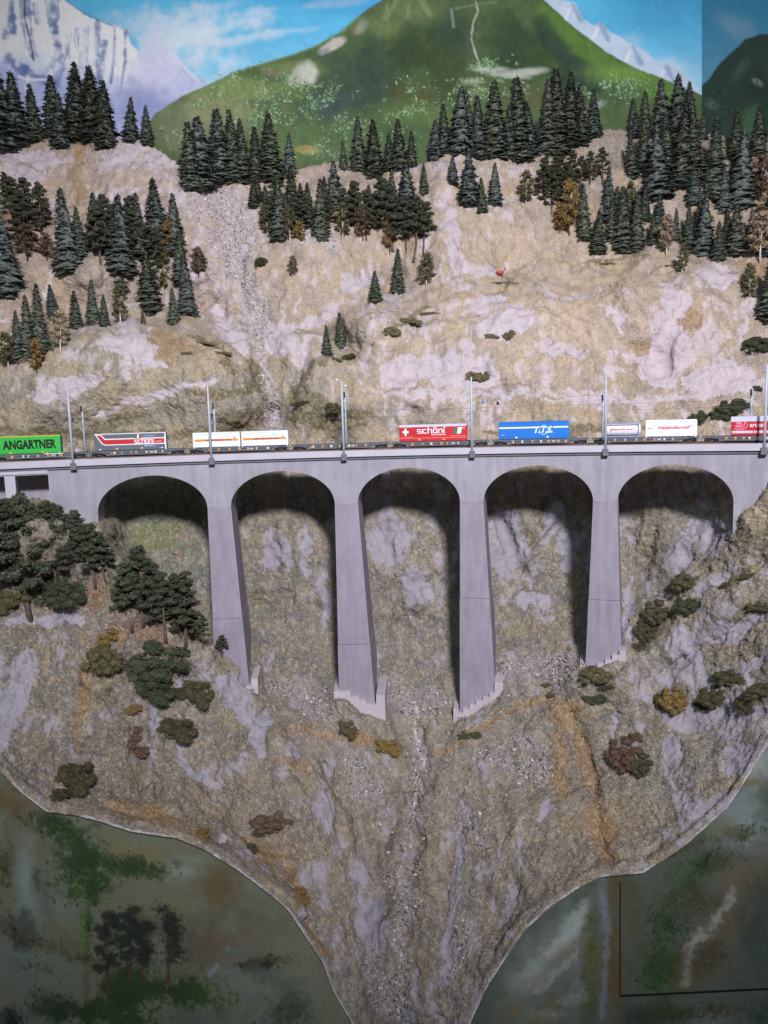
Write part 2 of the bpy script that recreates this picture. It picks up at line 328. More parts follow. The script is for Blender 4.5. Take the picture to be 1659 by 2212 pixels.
# colour and relief, by where the model builder put rock, turf, scree and ochre flock
wx, wy, wz = P0[..., 0], P0[..., 1], P0[..., 2]
CP = [ # px, py, turf colour, share of bare rock
 (60,400,(168,144,118),.45),(300,340,(172,150,122),.55),(150,330,(165,140,110),.5),(60,560,(160,134,104),.25),(300,560,(150,132,108),.3),(60,660,(165,138,104),.2),
 (480,420,(168,148,126),.55),(640,400,(158,138,118),.2),(740,380,(152,132,112),.1),(480,620,(160,142,118),.5),(600,600,(164,142,112),.38),(600,720,(160,144,116),.55),(760,560,(172,150,120),.4),(760,660,(168,146,112),.42),
 (960,360,(165,145,120),.45),(1080,400,(172,150,122),.38),(1100,520,(180,156,120),.3),(1250,320,(140,124,98),.15),(1400,330,(128,114,90),.2),(1600,340,(118,106,84),.2),(1400,480,(150,130,102),.3),(1560,480,(140,120,92),.25),(1300,580,(168,146,108),.15),
 (850,740,(170,150,118),.5),(1000,680,(178,154,118),.5),(1200,690,(184,158,118),.38),(1150,780,(172,150,116),.45),(1000,820,(160,144,116),.6),(1350,700,(178,152,116),.55),(1480,760,(174,152,124),.78),(1600,700,(170,148,112),.5),(1600,820,(160,144,118),.7),(1350,860,(158,142,112),.5),
 (120,800,(140,132,98),.55),(300,760,(150,138,96),.6),(420,780,(146,130,84),.25),(420,850,(128,122,86),.3),(250,900,(130,124,90),.35),(60,930,(130,122,86),.2),(540,860,(124,118,88),.25),(700,900,(128,120,92),.35),(900,900,(148,136,108),.4),(1200,900,(156,138,106),.2),(1500,900,(150,134,104),.3),(1640,900,(150,134,108),.5),
 (350,1150,(112,122,82),.1),(330,1220,(118,124,92),.2),(420,1250,(118,120,92),.25),(560,1150,(128,122,84),.25),(600,1250,(120,114,84),.35),(690,1250,(122,116,92),.45),(600,1400,(116,108,84),.2),(690,1420,(116,108,88),.25),(840,1180,(134,122,96),.5),(930,1200,(132,122,98),.45),(860,1330,(120,112,88),.35),(900,1430,(122,112,94),.3),
 (1080,1180,(128,122,98),.6),(1200,1150,(136,128,96),.4),(1150,1300,(118,110,86),.35),(1230,1330,(116,110,84),.2),(1150,1420,(116,108,90),.25),(1380,1150,(136,124,96),.4),(1400,1250,(130,124,94),.3),(1530,1150,(140,130,108),.65),(1380,1350,(122,114,88),.3),
 (100,1150,(118,112,74),.1),(60,1250,(112,98,72),.1),(200,1290,(120,98,76),.1),(320,1370,(134,106,86),.15),(100,1400,(124,114,70),.4),(40,1500,(126,118,92),.6),(200,1450,(124,108,72),.2),(130,1600,(128,112,88),.3),(300,1550,(132,114,86),.3),(420,1480,(134,122,96),.4),(420,1620,(136,116,90),.35),(250,1720,(128,102,62),.2),(380,1760,(132,106,66),.15),(560,1620,(140,118,88),.4),(560,1750,(136,112,80),.25),
 (680,1640,(144,122,92),.25),(760,1680,(142,120,94),.3),(640,1830,(130,106,76),.25),(720,1900,(138,118,98),.45),(780,2050,(136,118,100),.45),(850,1750,(132,118,100),.4),(900,1620,(140,126,106),.4),(960,1750,(136,120,94),.3),(1060,1660,(136,120,96),.3),(1100,1800,(140,122,92),.3),(1000,1900,(134,118,92),.35),(960,2050,(132,116,92),.35),(900,2200,(122,108,92),.45),
 (1160,1620,(136,118,86),.25),(1240,1620,(150,118,68),.1),(1300,1760,(144,114,66),.08),(1360,1540,(128,116,88),.3),(1380,1700,(120,110,78),.15),(1450,1620,(138,128,108),.55),(1500,1700,(140,130,118),.6),(1560,1560,(140,132,116),.75),(1640,1460,(134,128,100),.5),(1480,1420,(134,126,104),.6),(1600,1300,(148,134,96),.4),(1650,1200,(150,132,92),.35),(1560,1380,(150,136,96),.35),(1600,1180,(148,134,104),.5),(1640,1100,(158,136,92),.15),
 (-150,500,(160,140,112),.4),(-150,900,(130,122,90),.4),(-150,1400,(124,114,78),.3),(1820,500,(140,122,96),.3),(1820,800,(160,144,116),.6),(1820,1300,(148,134,100),.4)]
num = np.zeros(GX.shape+(4,)); den = np.zeros(GX.shape)
jx = 18*fbm(wx*1.1, wy*1.1, wz*1.1, 3, 3.0); jy = 18*fbm(wx*1.1, wy*1.1, wz*1.1, 3, 8.0)
for px, py, c, b in CP:
    k_ = 1/(((GX+jx-px)**2+(GY+jy-py)**2+900.0)**1.6)
    v = np.concatenate([S(*c), [b]]); num += k_[..., None]*v; den += k_
fld = num/den[..., None]; turf = fld[..., :3]; rb = fld[..., 3]
lum = turf.mean(-1, keepdims=True); turf = (turf*.70+lum*np.array([1.03, .985, .98])*.30)*1.04
BLOB = [ # px, py, rx, ry, turn, kind
 (320,758,62,38,.15,'r'),(262,735,55,26,-.2,'r'),(140,838,95,24,-.25,'r'),(300,868,120,12,-.3,'r'),(420,838,60,10,-.3,'r'),(70,345,80,18,.1,'r'),(40,380,60,14,.1,'r'),(250,350,60,16,-.5,'r'),(350,350,45,14,.4,'r'),(285,312,40,10,.1,'r'),
 (455,415,40,8,0,'r'),(480,700,22,50,-.3,'r'),(515,735,16,45,-.2,'r'),(612,730,40,45,.2,'r'),(690,690,70,14,-.45,'r'),(775,612,58,20,-.35,'r'),(650,770,20,30,0,'r'),(975,500,16,90,-.08,'r'),(995,585,28,14,0,'r'),
 (965,360,26,16,-.4,'r'),(1000,390,40,12,-.2,'r'),(1060,445,70,9,-.2,'r'),(1120,378,40,10,0,'r'),(1090,690,70,38,-.3,'r'),(880,800,70,40,-.2,'r'),(980,800,110,40,.1,'r'),(1050,650,60,14,-.4,'r'),(1250,640,60,12,-.2,'r'),(1460,700,50,80,.2,'r'),(1420,790,60,50,.3,'r'),(1560,820,90,40,-.1,'r'),(1540,600,40,24,.4,'r'),(1210,760,60,14,.2,'r'),(1050,850,300,8,0,'r'),(1400,860,260,8,-.03,'r'),(1290,870,50,16,0,'r'),(1050,590,40,8,-.15,'r'),
 (590,1190,28,55,.2,'r'),(660,1190,16,60,-.1,'r'),(700,1290,12,70,-.1,'r'),(840,1170,40,60,.3,'r'),(900,1270,30,50,.2,'r'),(1090,1170,45,80,.1,'r'),(1190,1130,22,50,.4,'r'),(1150,1290,45,22,0,'r'),(1225,1200,22,50,0,'r'),(1530,1148,55,40,.2,'r'),(1480,1200,16,70,.1,'r'),(1360,1320,12,80,0,'r'),
 (80,1345,75,14,-.15,'r'),(165,1338,30,12,-.2,'r'),(40,1490,34,90,.3,'r'),(10,1560,30,60,.2,'r'),(190,1400,20,10,0,'r'),(500,1490,55,30,.75,'r'),(520,1540,40,24,.8,'r'),(560,1590,22,60,.3,'r'),(625,1640,16,36,.2,'r'),(430,1680,40,16,.4,'r'),(400,1640,14,44,-.3,'r'),(330,1545,14,40,.3,'r'),(700,1755,16,44,-.2,'r'),
 (1000,1800,13,100,.16,'r'),(985,1920,14,90,.12,'r'),(970,2050,15,100,.1,'r'),(895,2170,12,80,.12,'r'),(1090,1960,12,60,.4,'r'),(1180,1760,12,40,.2,'r'),(800,2000,40,70,.1,'r'),(1320,1570,8,36,0,'r'),
 (1480,1400,46,40,.5,'r'),(1590,1360,80,22,-.4,'r'),(1560,1250,60,18,-.45,'r'),(1500,1545,70,34,-.15,'r'),(1590,1530,70,40,-.3,'r'),(1640,1430,50,22,-.4,'r'),(1460,1620,20,40,.2,'r'),(1600,1640,50,40,-.6,'r'),(1540,1740,60,16,-.7,'r'),
 (170,340,20,70,.1,'o'),(165,420,14,40,.1,'o'),(125,500,7,110,.1,'o'),(380,750,45,14,.2,'o'),(360,770,24,14,.2,'o'),(700,1588,90,9,.12,'o'),(800,1600,70,10,.2,'o'),(960,1618,60,9,-.5,'o'),(1060,1565,70,10,-.42,'o'),(1150,1520,60,12,-.4,'o'),(1225,1540,40,40,.8,'o'),(1265,1640,20,90,-.2,'o'),(1300,1780,24,100,-.15,'o'),(1210,1660,16,90,-.05,'o'),
 (185,1480,12,120,.05,'o'),(170,1560,8,80,0,'o'),(255,1370,20,30,.2,'o'),(640,1920,20,60,-.35,'o'),(690,2030,12,60,-.4,'o'),(320,1760,90,22,.25,'o'),(560,1830,60,24,.5,'o'),(640,1660,40,12,.3,'o'),(1380,740,30,16,0,'o'),(350,735,40,14,.1,'o'),(1640,600,30,20,0,'o'),(1500,690,24,30,0,'o'),
 (870,700,40,12,-.3,'d'),(560,830,16,60,-.5,'d'),(642,838,14,44,.4,'d'),(700,905,80,22,0,'d'),(530,905,60,18,0,'d'),(300,940,240,12,0,'d'),(60,935,80,16,0,'d'),(500,795,26,10,.7,'d'),(690,790,40,8,-.5,'d'),(1180,935,160,10,0,'d'),(760,900,60,20,0,'d'),(480,850,80,12,-.2,'d'),(250,915,90,10,-.2,'d'),(910,672,34,8,-.4,'d'),(1320,562,90,5,-.1,'d'),(1085,625,36,7,-.25,'d'),(470,760,30,8,.6,'d'),(430,742,24,6,.3,'d'),(1240,930,200,8,0,'d'),(480,930,120,14,0,'d'),(680,880,40,40,0,'d'),(350,1130,60,12,.1,'g'),(330,1160,60,30,.2,'g'),(500,1170,30,20,.2,'g'),(1640,1310,60,12,-.4,'d'),(1600,1245,60,9,-.4,'d'),(1640,1500,40,14,-.5,'d'),
 (320,1370,60,26,.5,'b'),(205,1280,26,40,.1,'b'),(30,1210,40,26,0,'b'),(60,480,60,20,0,'b')]
wn1 = fbm(wx*3.2, wy*2.0, wz*2.2, 5, 11.0); wn2 = fbm(wx*7, wy*4, wz*5, 4, 23.0); wn3 = fbm(wx*26, wy*20, wz*26, 3, 31.0); wn4 = fbm(wx*60, wy*40, wz*60, 2, 41.0); strk = fbm(wx*13+1.2*wn1, wy*3, wz*3.2, 4, 47.0)
msk = {k: np.zeros(GX.shape) for k in 'rodgb'}
bx_ = GX+16*fbm(wx*3.5, wy*3, wz*3.5, 4, 51.0)+5*wn3; by_ = GY+16*fbm(wx*3.5, wy*3, wz*3.5, 4, 61.0)+5*wn4
for px, py, rx, ry, an, kd in BLOB:
    dx, dy = bx_-px, by_-py; ca, sa = math.cos(an), math.sin(an)
    q = np.sqrt(((dx*ca+dy*sa)/rx)**2+((-dx*sa+dy*ca)/ry)**2)
    msk[kd] = np.maximum(msk[kd], 1-sstep(.72, 1.12, q))
SCREE = [([(450,420),(500,470),(500,560)],66),([(500,560),(545,640),(560,720)],36),([(560,760),(590,880),(592,910)],24),([(905,1590),(902,1700),(880,1820),(868,2000),(858,2200)],30),([(600,1478),(700,1500)],26),([(850,1500),(905,1540),(950,1510)],40),([(1100,1450),(1240,1460)],32),([(1180,1430),(1240,1420)],26),
    ([(760,1640),(800,1720)],34),([(1060,1640),(1160,1660)],36),([(1120,1600),(1180,1620)],24),([(840,1900),(900,1950)],34),([(1000,1760),(1040,1820)],26),([(1360,1380),(1350,1420)],10),([(640,1510),(710,1540)],24),([(1430,460),(1450,480)],30),([(640,520),(720,530)],14),([(880,620),(830,680),(745,760)],7),([(1010,2000),(980,2100)],24),([(800,2060),(830,2180)],26)]
scr = np.zeros(GX.shape)
for pts, wd in SCREE:
    scr = np.maximum(scr, 1-sstep(.25, 1.2, seg_dist(bx_, by_, pts)/wd+.3*wn2+.12*wn3))
rockm = sstep(-.10, .14, wn1*.50+.28*wn2+.18*wn3+.06*wn4+.36*strk+(rb-.56-.085-.14*np.exp(-((GX-300)/420)**2-((GY-850)/110)**2))*1.0)
rockm = np.maximum(rockm*(.9), sstep(.36, .56, msk['r']+.24*wn2+.12*wn3+.22*strk)*.97)
rockm *= (1-.9*sstep(.3, .6, msk['o']))*(1-.85*sstep(.3, .6, msk['d']))*(1-.7*sstep(.3, .7, msk['b']))
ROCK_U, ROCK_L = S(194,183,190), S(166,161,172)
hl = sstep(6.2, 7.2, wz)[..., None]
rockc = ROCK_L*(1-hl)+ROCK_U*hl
rockc = rockc*(1+.14*wn2[..., None]+.07*wn3[..., None])
crack = sstep(.0, .07, np.abs(fbm(wx*4.2, wy*3, wz*3.4, 4, 71.0)))
rockc = rockc*(.80+.20*crack[..., None])
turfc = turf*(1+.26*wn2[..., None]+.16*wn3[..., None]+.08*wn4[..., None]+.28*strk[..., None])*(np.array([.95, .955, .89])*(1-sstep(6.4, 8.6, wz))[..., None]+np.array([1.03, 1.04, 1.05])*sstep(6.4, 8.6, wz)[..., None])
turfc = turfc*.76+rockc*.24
lowk = (1-sstep(5.6, 7.0, wz))[..., None]; lum2 = turfc.mean(-1, keepdims=True); turfc = turfc*(1-.32*lowk)+lum2*np.array([.96, 1.0, .95])*.32*lowk; turfc = turfc*(1-.10*lowk); rockc = rockc*(1-.10*lowk)  # greyer low down; turf and rock colour also dimmed to suggest weaker light
strw = sstep(.05, .45, fbm(wx*2.1, wy*2, wz*2.1, 4, 81.0))[..., None]
turfc = turfc*(1-.35*strw)+S(190,170,130)*.35*strw*(.55+.45*hl)
def over(base, c, k): return base*(1-k[..., None])+c*k[..., None]
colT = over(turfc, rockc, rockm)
grit = (1+.5*wn4+.35*wn3)[..., None]
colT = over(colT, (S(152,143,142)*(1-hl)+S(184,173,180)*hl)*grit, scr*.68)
colT = over(colT, S(146,114,68)*(1+.3*wn3[..., None]+.2*wn4[..., None]), sstep(.2, .7, msk['o']+.4*wn3+.35*wn2)*.55)
colT = over(colT, S(106,100,72)*(1+.3*wn3[..., None]), sstep(.25, .7, msk['d']+.2*wn3)*.8)
colT = over(colT, S(100,122,62)*(1+.3*wn3[..., None]), sstep(.25, .7, msk['g']+.4*wn2+.2*wn3)*.38)
colT = over(colT, S(122,98,82)*(1+.3*wn3[..., None]), sstep(.25, .7, msk['b']+.2*wn3)*.8)
# thin pale threads: footpath, runnel, rill below the viaduct
for pts, wd, kk in [([(122,500),(118,545),(100,610),(95,660)],3.2,.7),([(0,698),(40,697)],3.0,.7),([(893,1515),(899,1560),(905,1640)],3.4,.75),([(908,1640),(916,1662)],4,.6),([(1018,560),(1050,590)],3,.4)]:
    colT = over(colT, S(222,220,228)*np.ones(GX.shape+(1,)), (1-sstep(.4, 1.2, seg_dist(bx_*.7+GX*.3, by_*.7+GY*.3, pts)/wd))*kk)
rim = (1-sstep(2.5, 7.5, (ed[:, None]-GY)+3*wn3))*sstep(-.35, .25, fbm(wx*3, wy*3, wz*3, 4, 91.0))
colT = over(colT, S(215,208,214)*np.ones(GX.shape+(1,)), rim*.9)
colT = np.clip(colT, .01, .75)
# relief
def normals(Pt):
    a = np.gradient(Pt, axis=0); b = np.gradient(Pt, axis=1); n = np.cross(a, b); n /= np.linalg.norm(n, axis=-1)[..., None]+1e-12
    n[n[..., 1] > 0] *= -1
    return n
big = .10*fbm(wx*.9, wy*.9, wz*.9, 3, 101.0)+.055*fbm(wx*2.6, wy*2.6, wz*2.2, 3, 111.0)
rid = .052*(.25-np.abs(fbm(wx*3.3, wy*3.3, wz*2.2, 4, 121.0)))
disp = big+.026*fbm(wx*6, wy*6, wz*5, 3, 131.0)+rockm*(rid+.016*wn3+.012*wn2)+(1-rockm)*(.020*wn3+.009*wn4+.012*strk+.012*wn2+.016)+scr*(.012*wn4+.012*wn3)
edge_fade = sstep(0, 60, ed[:, None]-GY)*.9+.1
disp = disp*edge_fade
NRM = normals(P0)
PT = P0+NRM*disp[..., None]
# the crest runs on backwards out of sight, the foot turns in behind the board
back = []; bcol = []
for i in range(9, 0, -1):
    q = PT[:, 0].copy(); q[:, 1] += .17*i; q[:, 2] -= .05*i+.012*i*i; back.append(q); bcol.append(colT[:, 0])
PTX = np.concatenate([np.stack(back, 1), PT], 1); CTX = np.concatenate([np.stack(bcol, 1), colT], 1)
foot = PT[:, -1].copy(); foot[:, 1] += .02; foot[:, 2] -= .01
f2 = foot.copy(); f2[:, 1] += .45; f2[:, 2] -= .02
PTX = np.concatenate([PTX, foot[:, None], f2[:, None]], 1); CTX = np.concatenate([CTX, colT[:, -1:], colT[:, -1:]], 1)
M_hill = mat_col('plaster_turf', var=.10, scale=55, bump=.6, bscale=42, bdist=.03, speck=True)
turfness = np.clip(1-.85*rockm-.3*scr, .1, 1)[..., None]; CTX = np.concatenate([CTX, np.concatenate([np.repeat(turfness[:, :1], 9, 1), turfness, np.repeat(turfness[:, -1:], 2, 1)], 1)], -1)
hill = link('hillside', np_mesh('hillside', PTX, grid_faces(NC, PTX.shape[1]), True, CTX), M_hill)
tag(hill, kind='structure')
def T(px, py):
    i = int(round((px-GX0)/(GX1-GX0)*(NC-1))); i = min(max(i, 0), NC-1)
    j = int(round((py-cr[i])/(ed[i]-cr[i])*(NR-1))); j = min(max(j, 0), NR-1)
    return PT[i, j], NRM[i, j], colT[i, j], GD[i, j]
def px_size(p): return (float(np.dot(p-np.array([0, 0, CAM_Z]), fw)))/FPX      # world length of one measured pixel there

# ------------------------------------------------------------------ painted panels (the paint is pigment on flat boards)
class Paint:
    def __init__(self, x0, x1, y0, y1, step):
        self.x = np.arange(x0, x1+.01, step); self.y = np.arange(y0, y1+.01, step); self.step = step
        self.X, self.Y = np.meshgrid(self.x, self.y, indexing='ij')
        self.c = np.zeros(self.X.shape+(3,)); self.n1 = fbm(self.X/70, self.Y/70, self.X*0+1.5, 4, 5.0); self.n2 = fbm(self.X/18, self.Y/18, self.X*0+4.5, 3, 9.0)
    def over(self, c, k): self.c = self.c*(1-k[..., None])+np.asarray(c)*k[..., None]
    def below(self, pts, soft=3.0, wob=3.0):                 # mask under a painted skyline
        return sstep(-soft, soft, self.Y-curve(pts, self.X[:, 0])[:, None]+wob*self.n2)
    def stroke(self, pts, wd, c, a=.8, soft=.8, wob=.3):
        xs = [p[0] for p in pts]; ys = [p[1] for p in pts]; m_ = wd*2+6
        i0, i1 = np.searchsorted(self.x, [min(xs)-m_, max(xs)+m_]); j0, j1 = np.searchsorted(self.y, [min(ys)-m_, max(ys)+m_])
        if i1 <= i0 or j1 <= j0: return
        d = seg_dist(self.X[i0:i1, j0:j1], self.Y[i0:i1, j0:j1], pts)/wd+wob*self.n2[i0:i1, j0:j1]
        k_ = (1-sstep(1-soft, 1.0, d))*a
        self.c[i0:i1, j0:j1] = self.c[i0:i1, j0:j1]*(1-k_[..., None])+np.asarray(c)*k_[..., None]
    def blob(self, x, y, rx, ry, an, c, a=.8, soft=.5, wob=.35):
        m_ = max(rx, ry)*1.6+4
        i0, i1 = np.searchsorted(self.x, [x-m_, x+m_]); j0, j1 = np.searchsorted(self.y, [y-m_, y+m_])
        if i1 <= i0 or j1 <= j0: return
        dx, dy = self.X[i0:i1, j0:j1]-x, self.Y[i0:i1, j0:j1]-y; ca, sa = math.cos(an), math.sin(an)
        q = np.sqrt(((dx*ca+dy*sa)/rx)**2+((-dx*sa+dy*ca)/ry)**2)+wob*(self.n1+self.n2*.5)[i0:i1, j0:j1]
        k_ = (1-sstep(1-soft, 1+soft*.3, q))*a
        self.c[i0:i1, j0:j1] = self.c[i0:i1, j0:j1]*(1-k_[..., None])+np.asarray(c)*k_[..., None]
    def dabs(self, rng, n, x, y, rx, ry, cols, size=3.0, a=.8, an=0.0, under=.35):
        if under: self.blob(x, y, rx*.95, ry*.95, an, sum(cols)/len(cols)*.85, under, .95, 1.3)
        for _ in range(int(n*1.7)):
            ux, uy = rng.gauss(0, .55)*rx, rng.gauss(0, .55)*ry; ca, sa = math.cos(an), math.sin(an)
            gi_, gj_ = int((x+ux*ca-uy*sa-self.x[0])/self.step), int((y+ux*sa+uy*ca-self.y[0])/self.step)
            if 0 <= gi_ < len(self.x) and 0 <= gj_ < len(self.y) and self.n2[gi_, gj_]+.5*self.n1[gi_, gj_] < -.12+.2*rng.random(): continue
            c = cols[rng.randrange(len(cols))]
            s_ = size*(.35+.75*rng.random()**2)
            self.blob(x+ux*ca-uy*sa, y+ux*sa+uy*ca, s_*1.3, s_*(.3+.4*rng.random()), rng.random()*3.14, c*(.7+.6*rng.random()), a*rng.uniform(.65, 1.15) if a < .86 else a, .6, .3)
rng = random.Random(11)
A = Paint(-500, 1516, -110, 540, 2.4)
W_ = np.array
A.c[:] = S(92,186,226)
g = sstep(40, 260, A.Y)[..., None]; A.c = A.c*(1-g)+S(150,205,232)*g
A.over(S(58,158,208), sstep(0, 1, 1-((A.X-760)/330)**2-((A.Y+40)/90)**2)*.9)
A.over(S(60,150,196), sstep(1230, 1400, A.X)*sstep(160, -60, A.Y)*.9)
for x, y, rx, ry, an, a in [(400,90,130,60,-.3,.85),(470,60,120,30,-.3,.7),(360,150,110,70,0,.9),(330,60,90,50,0,.7),(520,85,110,12,-.12,.55),(600,70,90,8,-.1,.4),(430,25,120,16,-.2,.5),(480,130,70,22,.2,.6),(1420,150,90,40,.5,.6),(1370,90,40,20,.3,.3),(700,10,120,10,-.1,.25)]:
    A.blob(x, y, rx, ry, an, S(212,226,238), a, .9, .6)
# snow mountain on the left
MT = [(-500,40),(-380,10),(-260,-60),(-150,-100),(60,-60),(140,0),(180,30),(222,48),(272,64),(282,98),(305,118),(345,125),(380,118),(405,150),(432,176),(470,210),(560,240)]
snow = A.below(MT, 3, 4)*(1-sstep(400, 470, A.X)*.65)
A.over(S(234,240,250), snow)
A.over(S(196,198,226), snow*sstep(260, 330, A.X)*.7)
A.over(S(138,152,204), snow*sstep(120, 230, A.Y-.15*(A.X-250)+30*A.n1)*.75)
for x, y0, y1, wd, dx in [(20,-40,70,10,10),(45,-20,120,7,25),(62,-10,90,5,6),(100,-10,95,7,22),(120,0,70,9,-8),(78,10,50,5,5),(25,30,80,12,-14),(150,70,130,4,-4),(212,45,140,6,-4),(244,55,180,6,-8),(275,70,190,6,-10),(165,60,110,4,2),(185,60,190,5,-8),(130,100,150,6,-20),(20,130,160,14,30),(60,150,175,10,40),(140,120,190,8,-20),(230,90,200,9,-20)]:
    for k_ in range(3):
        o = rng.uniform(-6, 6); ym = (y0+y1)/2
        A.stroke([(x+o, y0), (x+o+dx*.4+rng.uniform(-5, 5), ym), (x+o+dx, y1)], wd*rng.uniform(.7, 1.3), S(92,112,160)*(.7+.5*rng.random()), .42, .98, .7)
for x, y, l in [(60,60,60),(90,20,50),(180,70,70),(205,80,90),(250,90,90),(40,100,40),(60,165,30),(110,150,40),(230,120,60),(150,30,60),(15,0,60),(262,120,70)]:
    A.stroke([(x, y), (x-3, y+l)], 6, S(238,240,246), .6, .95, .6)
A.stroke([(52,-20),(54,40),(66,90),(72,130)], 3.2, S(60,66,100), .8, .7, .4); A.stroke([(140,0),(180,28),(222,48),(275,66)], 2.4, S(110,120,140), .6, .9, .4)
A.stroke([(40,165),(60,172),(110,172)], 4, S(240,242,248), .7, .8, .4)
for x, y, s_ in [(395,150,30),(430,165,22)]:
    A.blob(x+4, y+14, s_*.5, s_, .5, S(178,186,216), .5, .8); A.stroke([(x-22,y+30),(x,y),(x+26,y+32)], 3, S(150,160,196), .45, .9)
A.blob(330,130,60,80,0,S(206,206,232),.55,.9,.6); A.blob(300,225,70,50,.2,S(130,140,190),.6,.9,.5)
# far snow peaks right of the green mountain
PK = [(1120,-60),(1185,-30),(1210,0),(1238,4),(1258,34),(1276,52),(1298,48),(1318,68),(1342,82),(1368,100),(1384,104),(1410,128),(1440,140),(1470,150),(1500,182),(1520,205)]
A.over(S(186,204,222), A.below(PK, 3, 4)*sstep(1130, 1200, A.X))
for x, y in [(1238,10),(1298,52),(1368,102),(1440,144)]:
    A.stroke([(x,y),(x+16,y+34)], 9, S(104,140,178), .6, .9); A.stroke([(x-8,y+10),(x-16,y+30)], 6, S(230,236,240), .6, .9)
# green mountain
GM = [(300,300),(335,246),(360,228),(400,204),(450,182),(500,158),(560,140),(640,116),(690,96),(720,78),(745,62),(765,44),(790,22),(820,4),(850,-16),(900,-60),(1090,-60),(1160,-14),(1200,22),(1240,58),(1290,98),(1340,130),(1400,158),(1455,180),(1500,198),(1516,206)]
gm = A.below(GM, 2.2, 2.5)
base = S(84,112,62)*np.ones(A.X.shape+(1,))
for x, y, rx, ry, c, a in [(450,260,160,60,(128,138,104),.8),(420,300,90,40,(138,140,100),.7),(560,210,120,50,(92,116,72),.7),(760,170,110,90,(58,84,70),.85),(700,230,60,40,(62,84,92),.6),(800,110,40,80,(52,78,62),.7),(880,110,60,90,(48,74,44),.8),(960,140,80,130,(56,80,40),.8),(980,60,60,60,(58,84,62),.7),(1010,200,50,60,(84,92,40),.6),(900,200,60,40,(90,94,46),.6),(1130,110,60,90,(50,76,44),.8),(1090,70,60,80,(46,76,48),.7),(1200,120,60,80,(58,92,42),.6),(1230,190,60,50,(40,66,58),.8),(1330,200,70,40,(70,104,58),.7),(870,290,70,60,(66,96,60),.7),(650,310,80,50,(98,128,72),.7),(700,330,50,20,(98,124,88),.7),(1150,210,90,40,(96,92,52),.6),(1240,240,60,24,(108,96,62),.7),(890,20,90,40,(120,136,84),.6)]:
    q = np.sqrt(((A.X-x)/rx)**2+((A.Y-y)/ry)**2)+.3*A.n1+.12*A.n2; k_ = (1-sstep(.35, 1.15, q))*a; base = base*(1-k_[..., None])+S(*c)*k_[..., None]
k_ = (1-sstep(.2, 1.1, seg_dist(A.X, A.Y, [(1180,30),(1240,80),(1330,150),(1440,196)])/34+.4*A.n1))*.85; base = base*(1-k_[..., None])+S(96,142,44)*k_[..., None]
k_ = (1-sstep(.2, 1.1, seg_dist(A.X, A.Y, [(1165,50),(1225,130),(1290,180)])/26+.4*A.n1))*.7; base = base*(1-k_[..., None])+S(40,66,60)*k_[..., None]
lb_ = base.mean(-1, keepdims=True); base = (base*.82+lb_*.18)*.82
for x, y, rx, ry, c, a in [(520,190,150,34,(140,156,98),.6),(640,150,90,24,(134,150,96),.5),(470,240,120,30,(150,158,112),.5),(830,60,60,30,(120,140,84),.5),(1350,160,90,24,(120,158,74),.5),(900,250,90,30,(96,120,66),.5),(1060,250,110,30,(86,110,60),.5)]:
    k_ = (1-sstep(.3, 1.2, np.sqrt(((A.X-x)/rx)**2+((A.Y-y)/ry)**2)+.4*A.n1+.2*A.n2))*a; base = base*(1-k_[..., None])+S(*c)*k_[..., None]
A.c = A.c*(1-gm[..., None])+base*gm[..., None]
A.blob(660,160,34,30,-.5,S(190,194,182),.9,.4,.3); A.blob(640,172,30,18,.1,S(176,182,166),.8,.6,.3); A.blob(590,160,26,10,.2,S(140,108,104),.7,.8); A.blob(720,98,36,13,-.5,S(190,190,176),.9,.5,.4); A.blob(700,112,16,8,-.3,S(96,104,130),.6,.8); A.blob(765,68,14,18,-.6,S(112,100,70),.7,.7); A.blob(780,60,16,26,.7,S(150,158,132),.7,.7)
A.stroke([(500,158),(560,140),(640,117),(690,97),(722,76)], 5, S(110,132,74), .6, .9); A.stroke([(735,72),(762,50),(775,36)], 8, S(104,140,60), .6, .9)
for x0, y0, x1, y1 in [(860,-10,840,30),(885,-10,880,36),(910,-5,930,34),(840,0,832,40)]:
    A.stroke([(x0,y0),(x1,y1)], 10, S(150,166,120), .35, .98, .7)

A.stroke([(1012,70),(1014,140)], 11, S(74,84,72), .6, .9); A.stroke([(1045,60),(1048,130)], 10, S(64,84,48), .6, .9)
A.stroke([(1028,4),(1033,24),(1022,50),(1018,84),(1026,112),(1036,142)], 3.4, S(190,194,184), .7, .95, .6)
A.stroke([(975,20),(980,58)], 5, S(140,160,160), .6, .9); A.stroke([(985,18),(1020,12),(1070,4)], 5, S(110,134,110), .6, .9)
A.blob(1050,150,46,9,.05,S(176,186,176),.85,.7); A.blob(1090,162,60,7,.1,S(168,176,164),.8,.7); A.blob(1140,156,42,9,-.1,S(180,190,176),.8,.7); A.blob(1020,176,26,10,0,S(172,176,160),.7,.8)
A.blob(1240,232,50,5,.5,S(196,196,186),.8,.6); A.blob(1250,242,50,7,.35,S(150,124,92),.6,.8); A.blob(1290,226,22,9,-.2,S(170,176,176),.6,.8); A.blob(665,324,36,11,.05,S(158,142,84),.85,.4,.3)
LV = [S(150,180,140), S(120,156,96), S(176,200,172), S(70,104,56), S(56,90,54)]
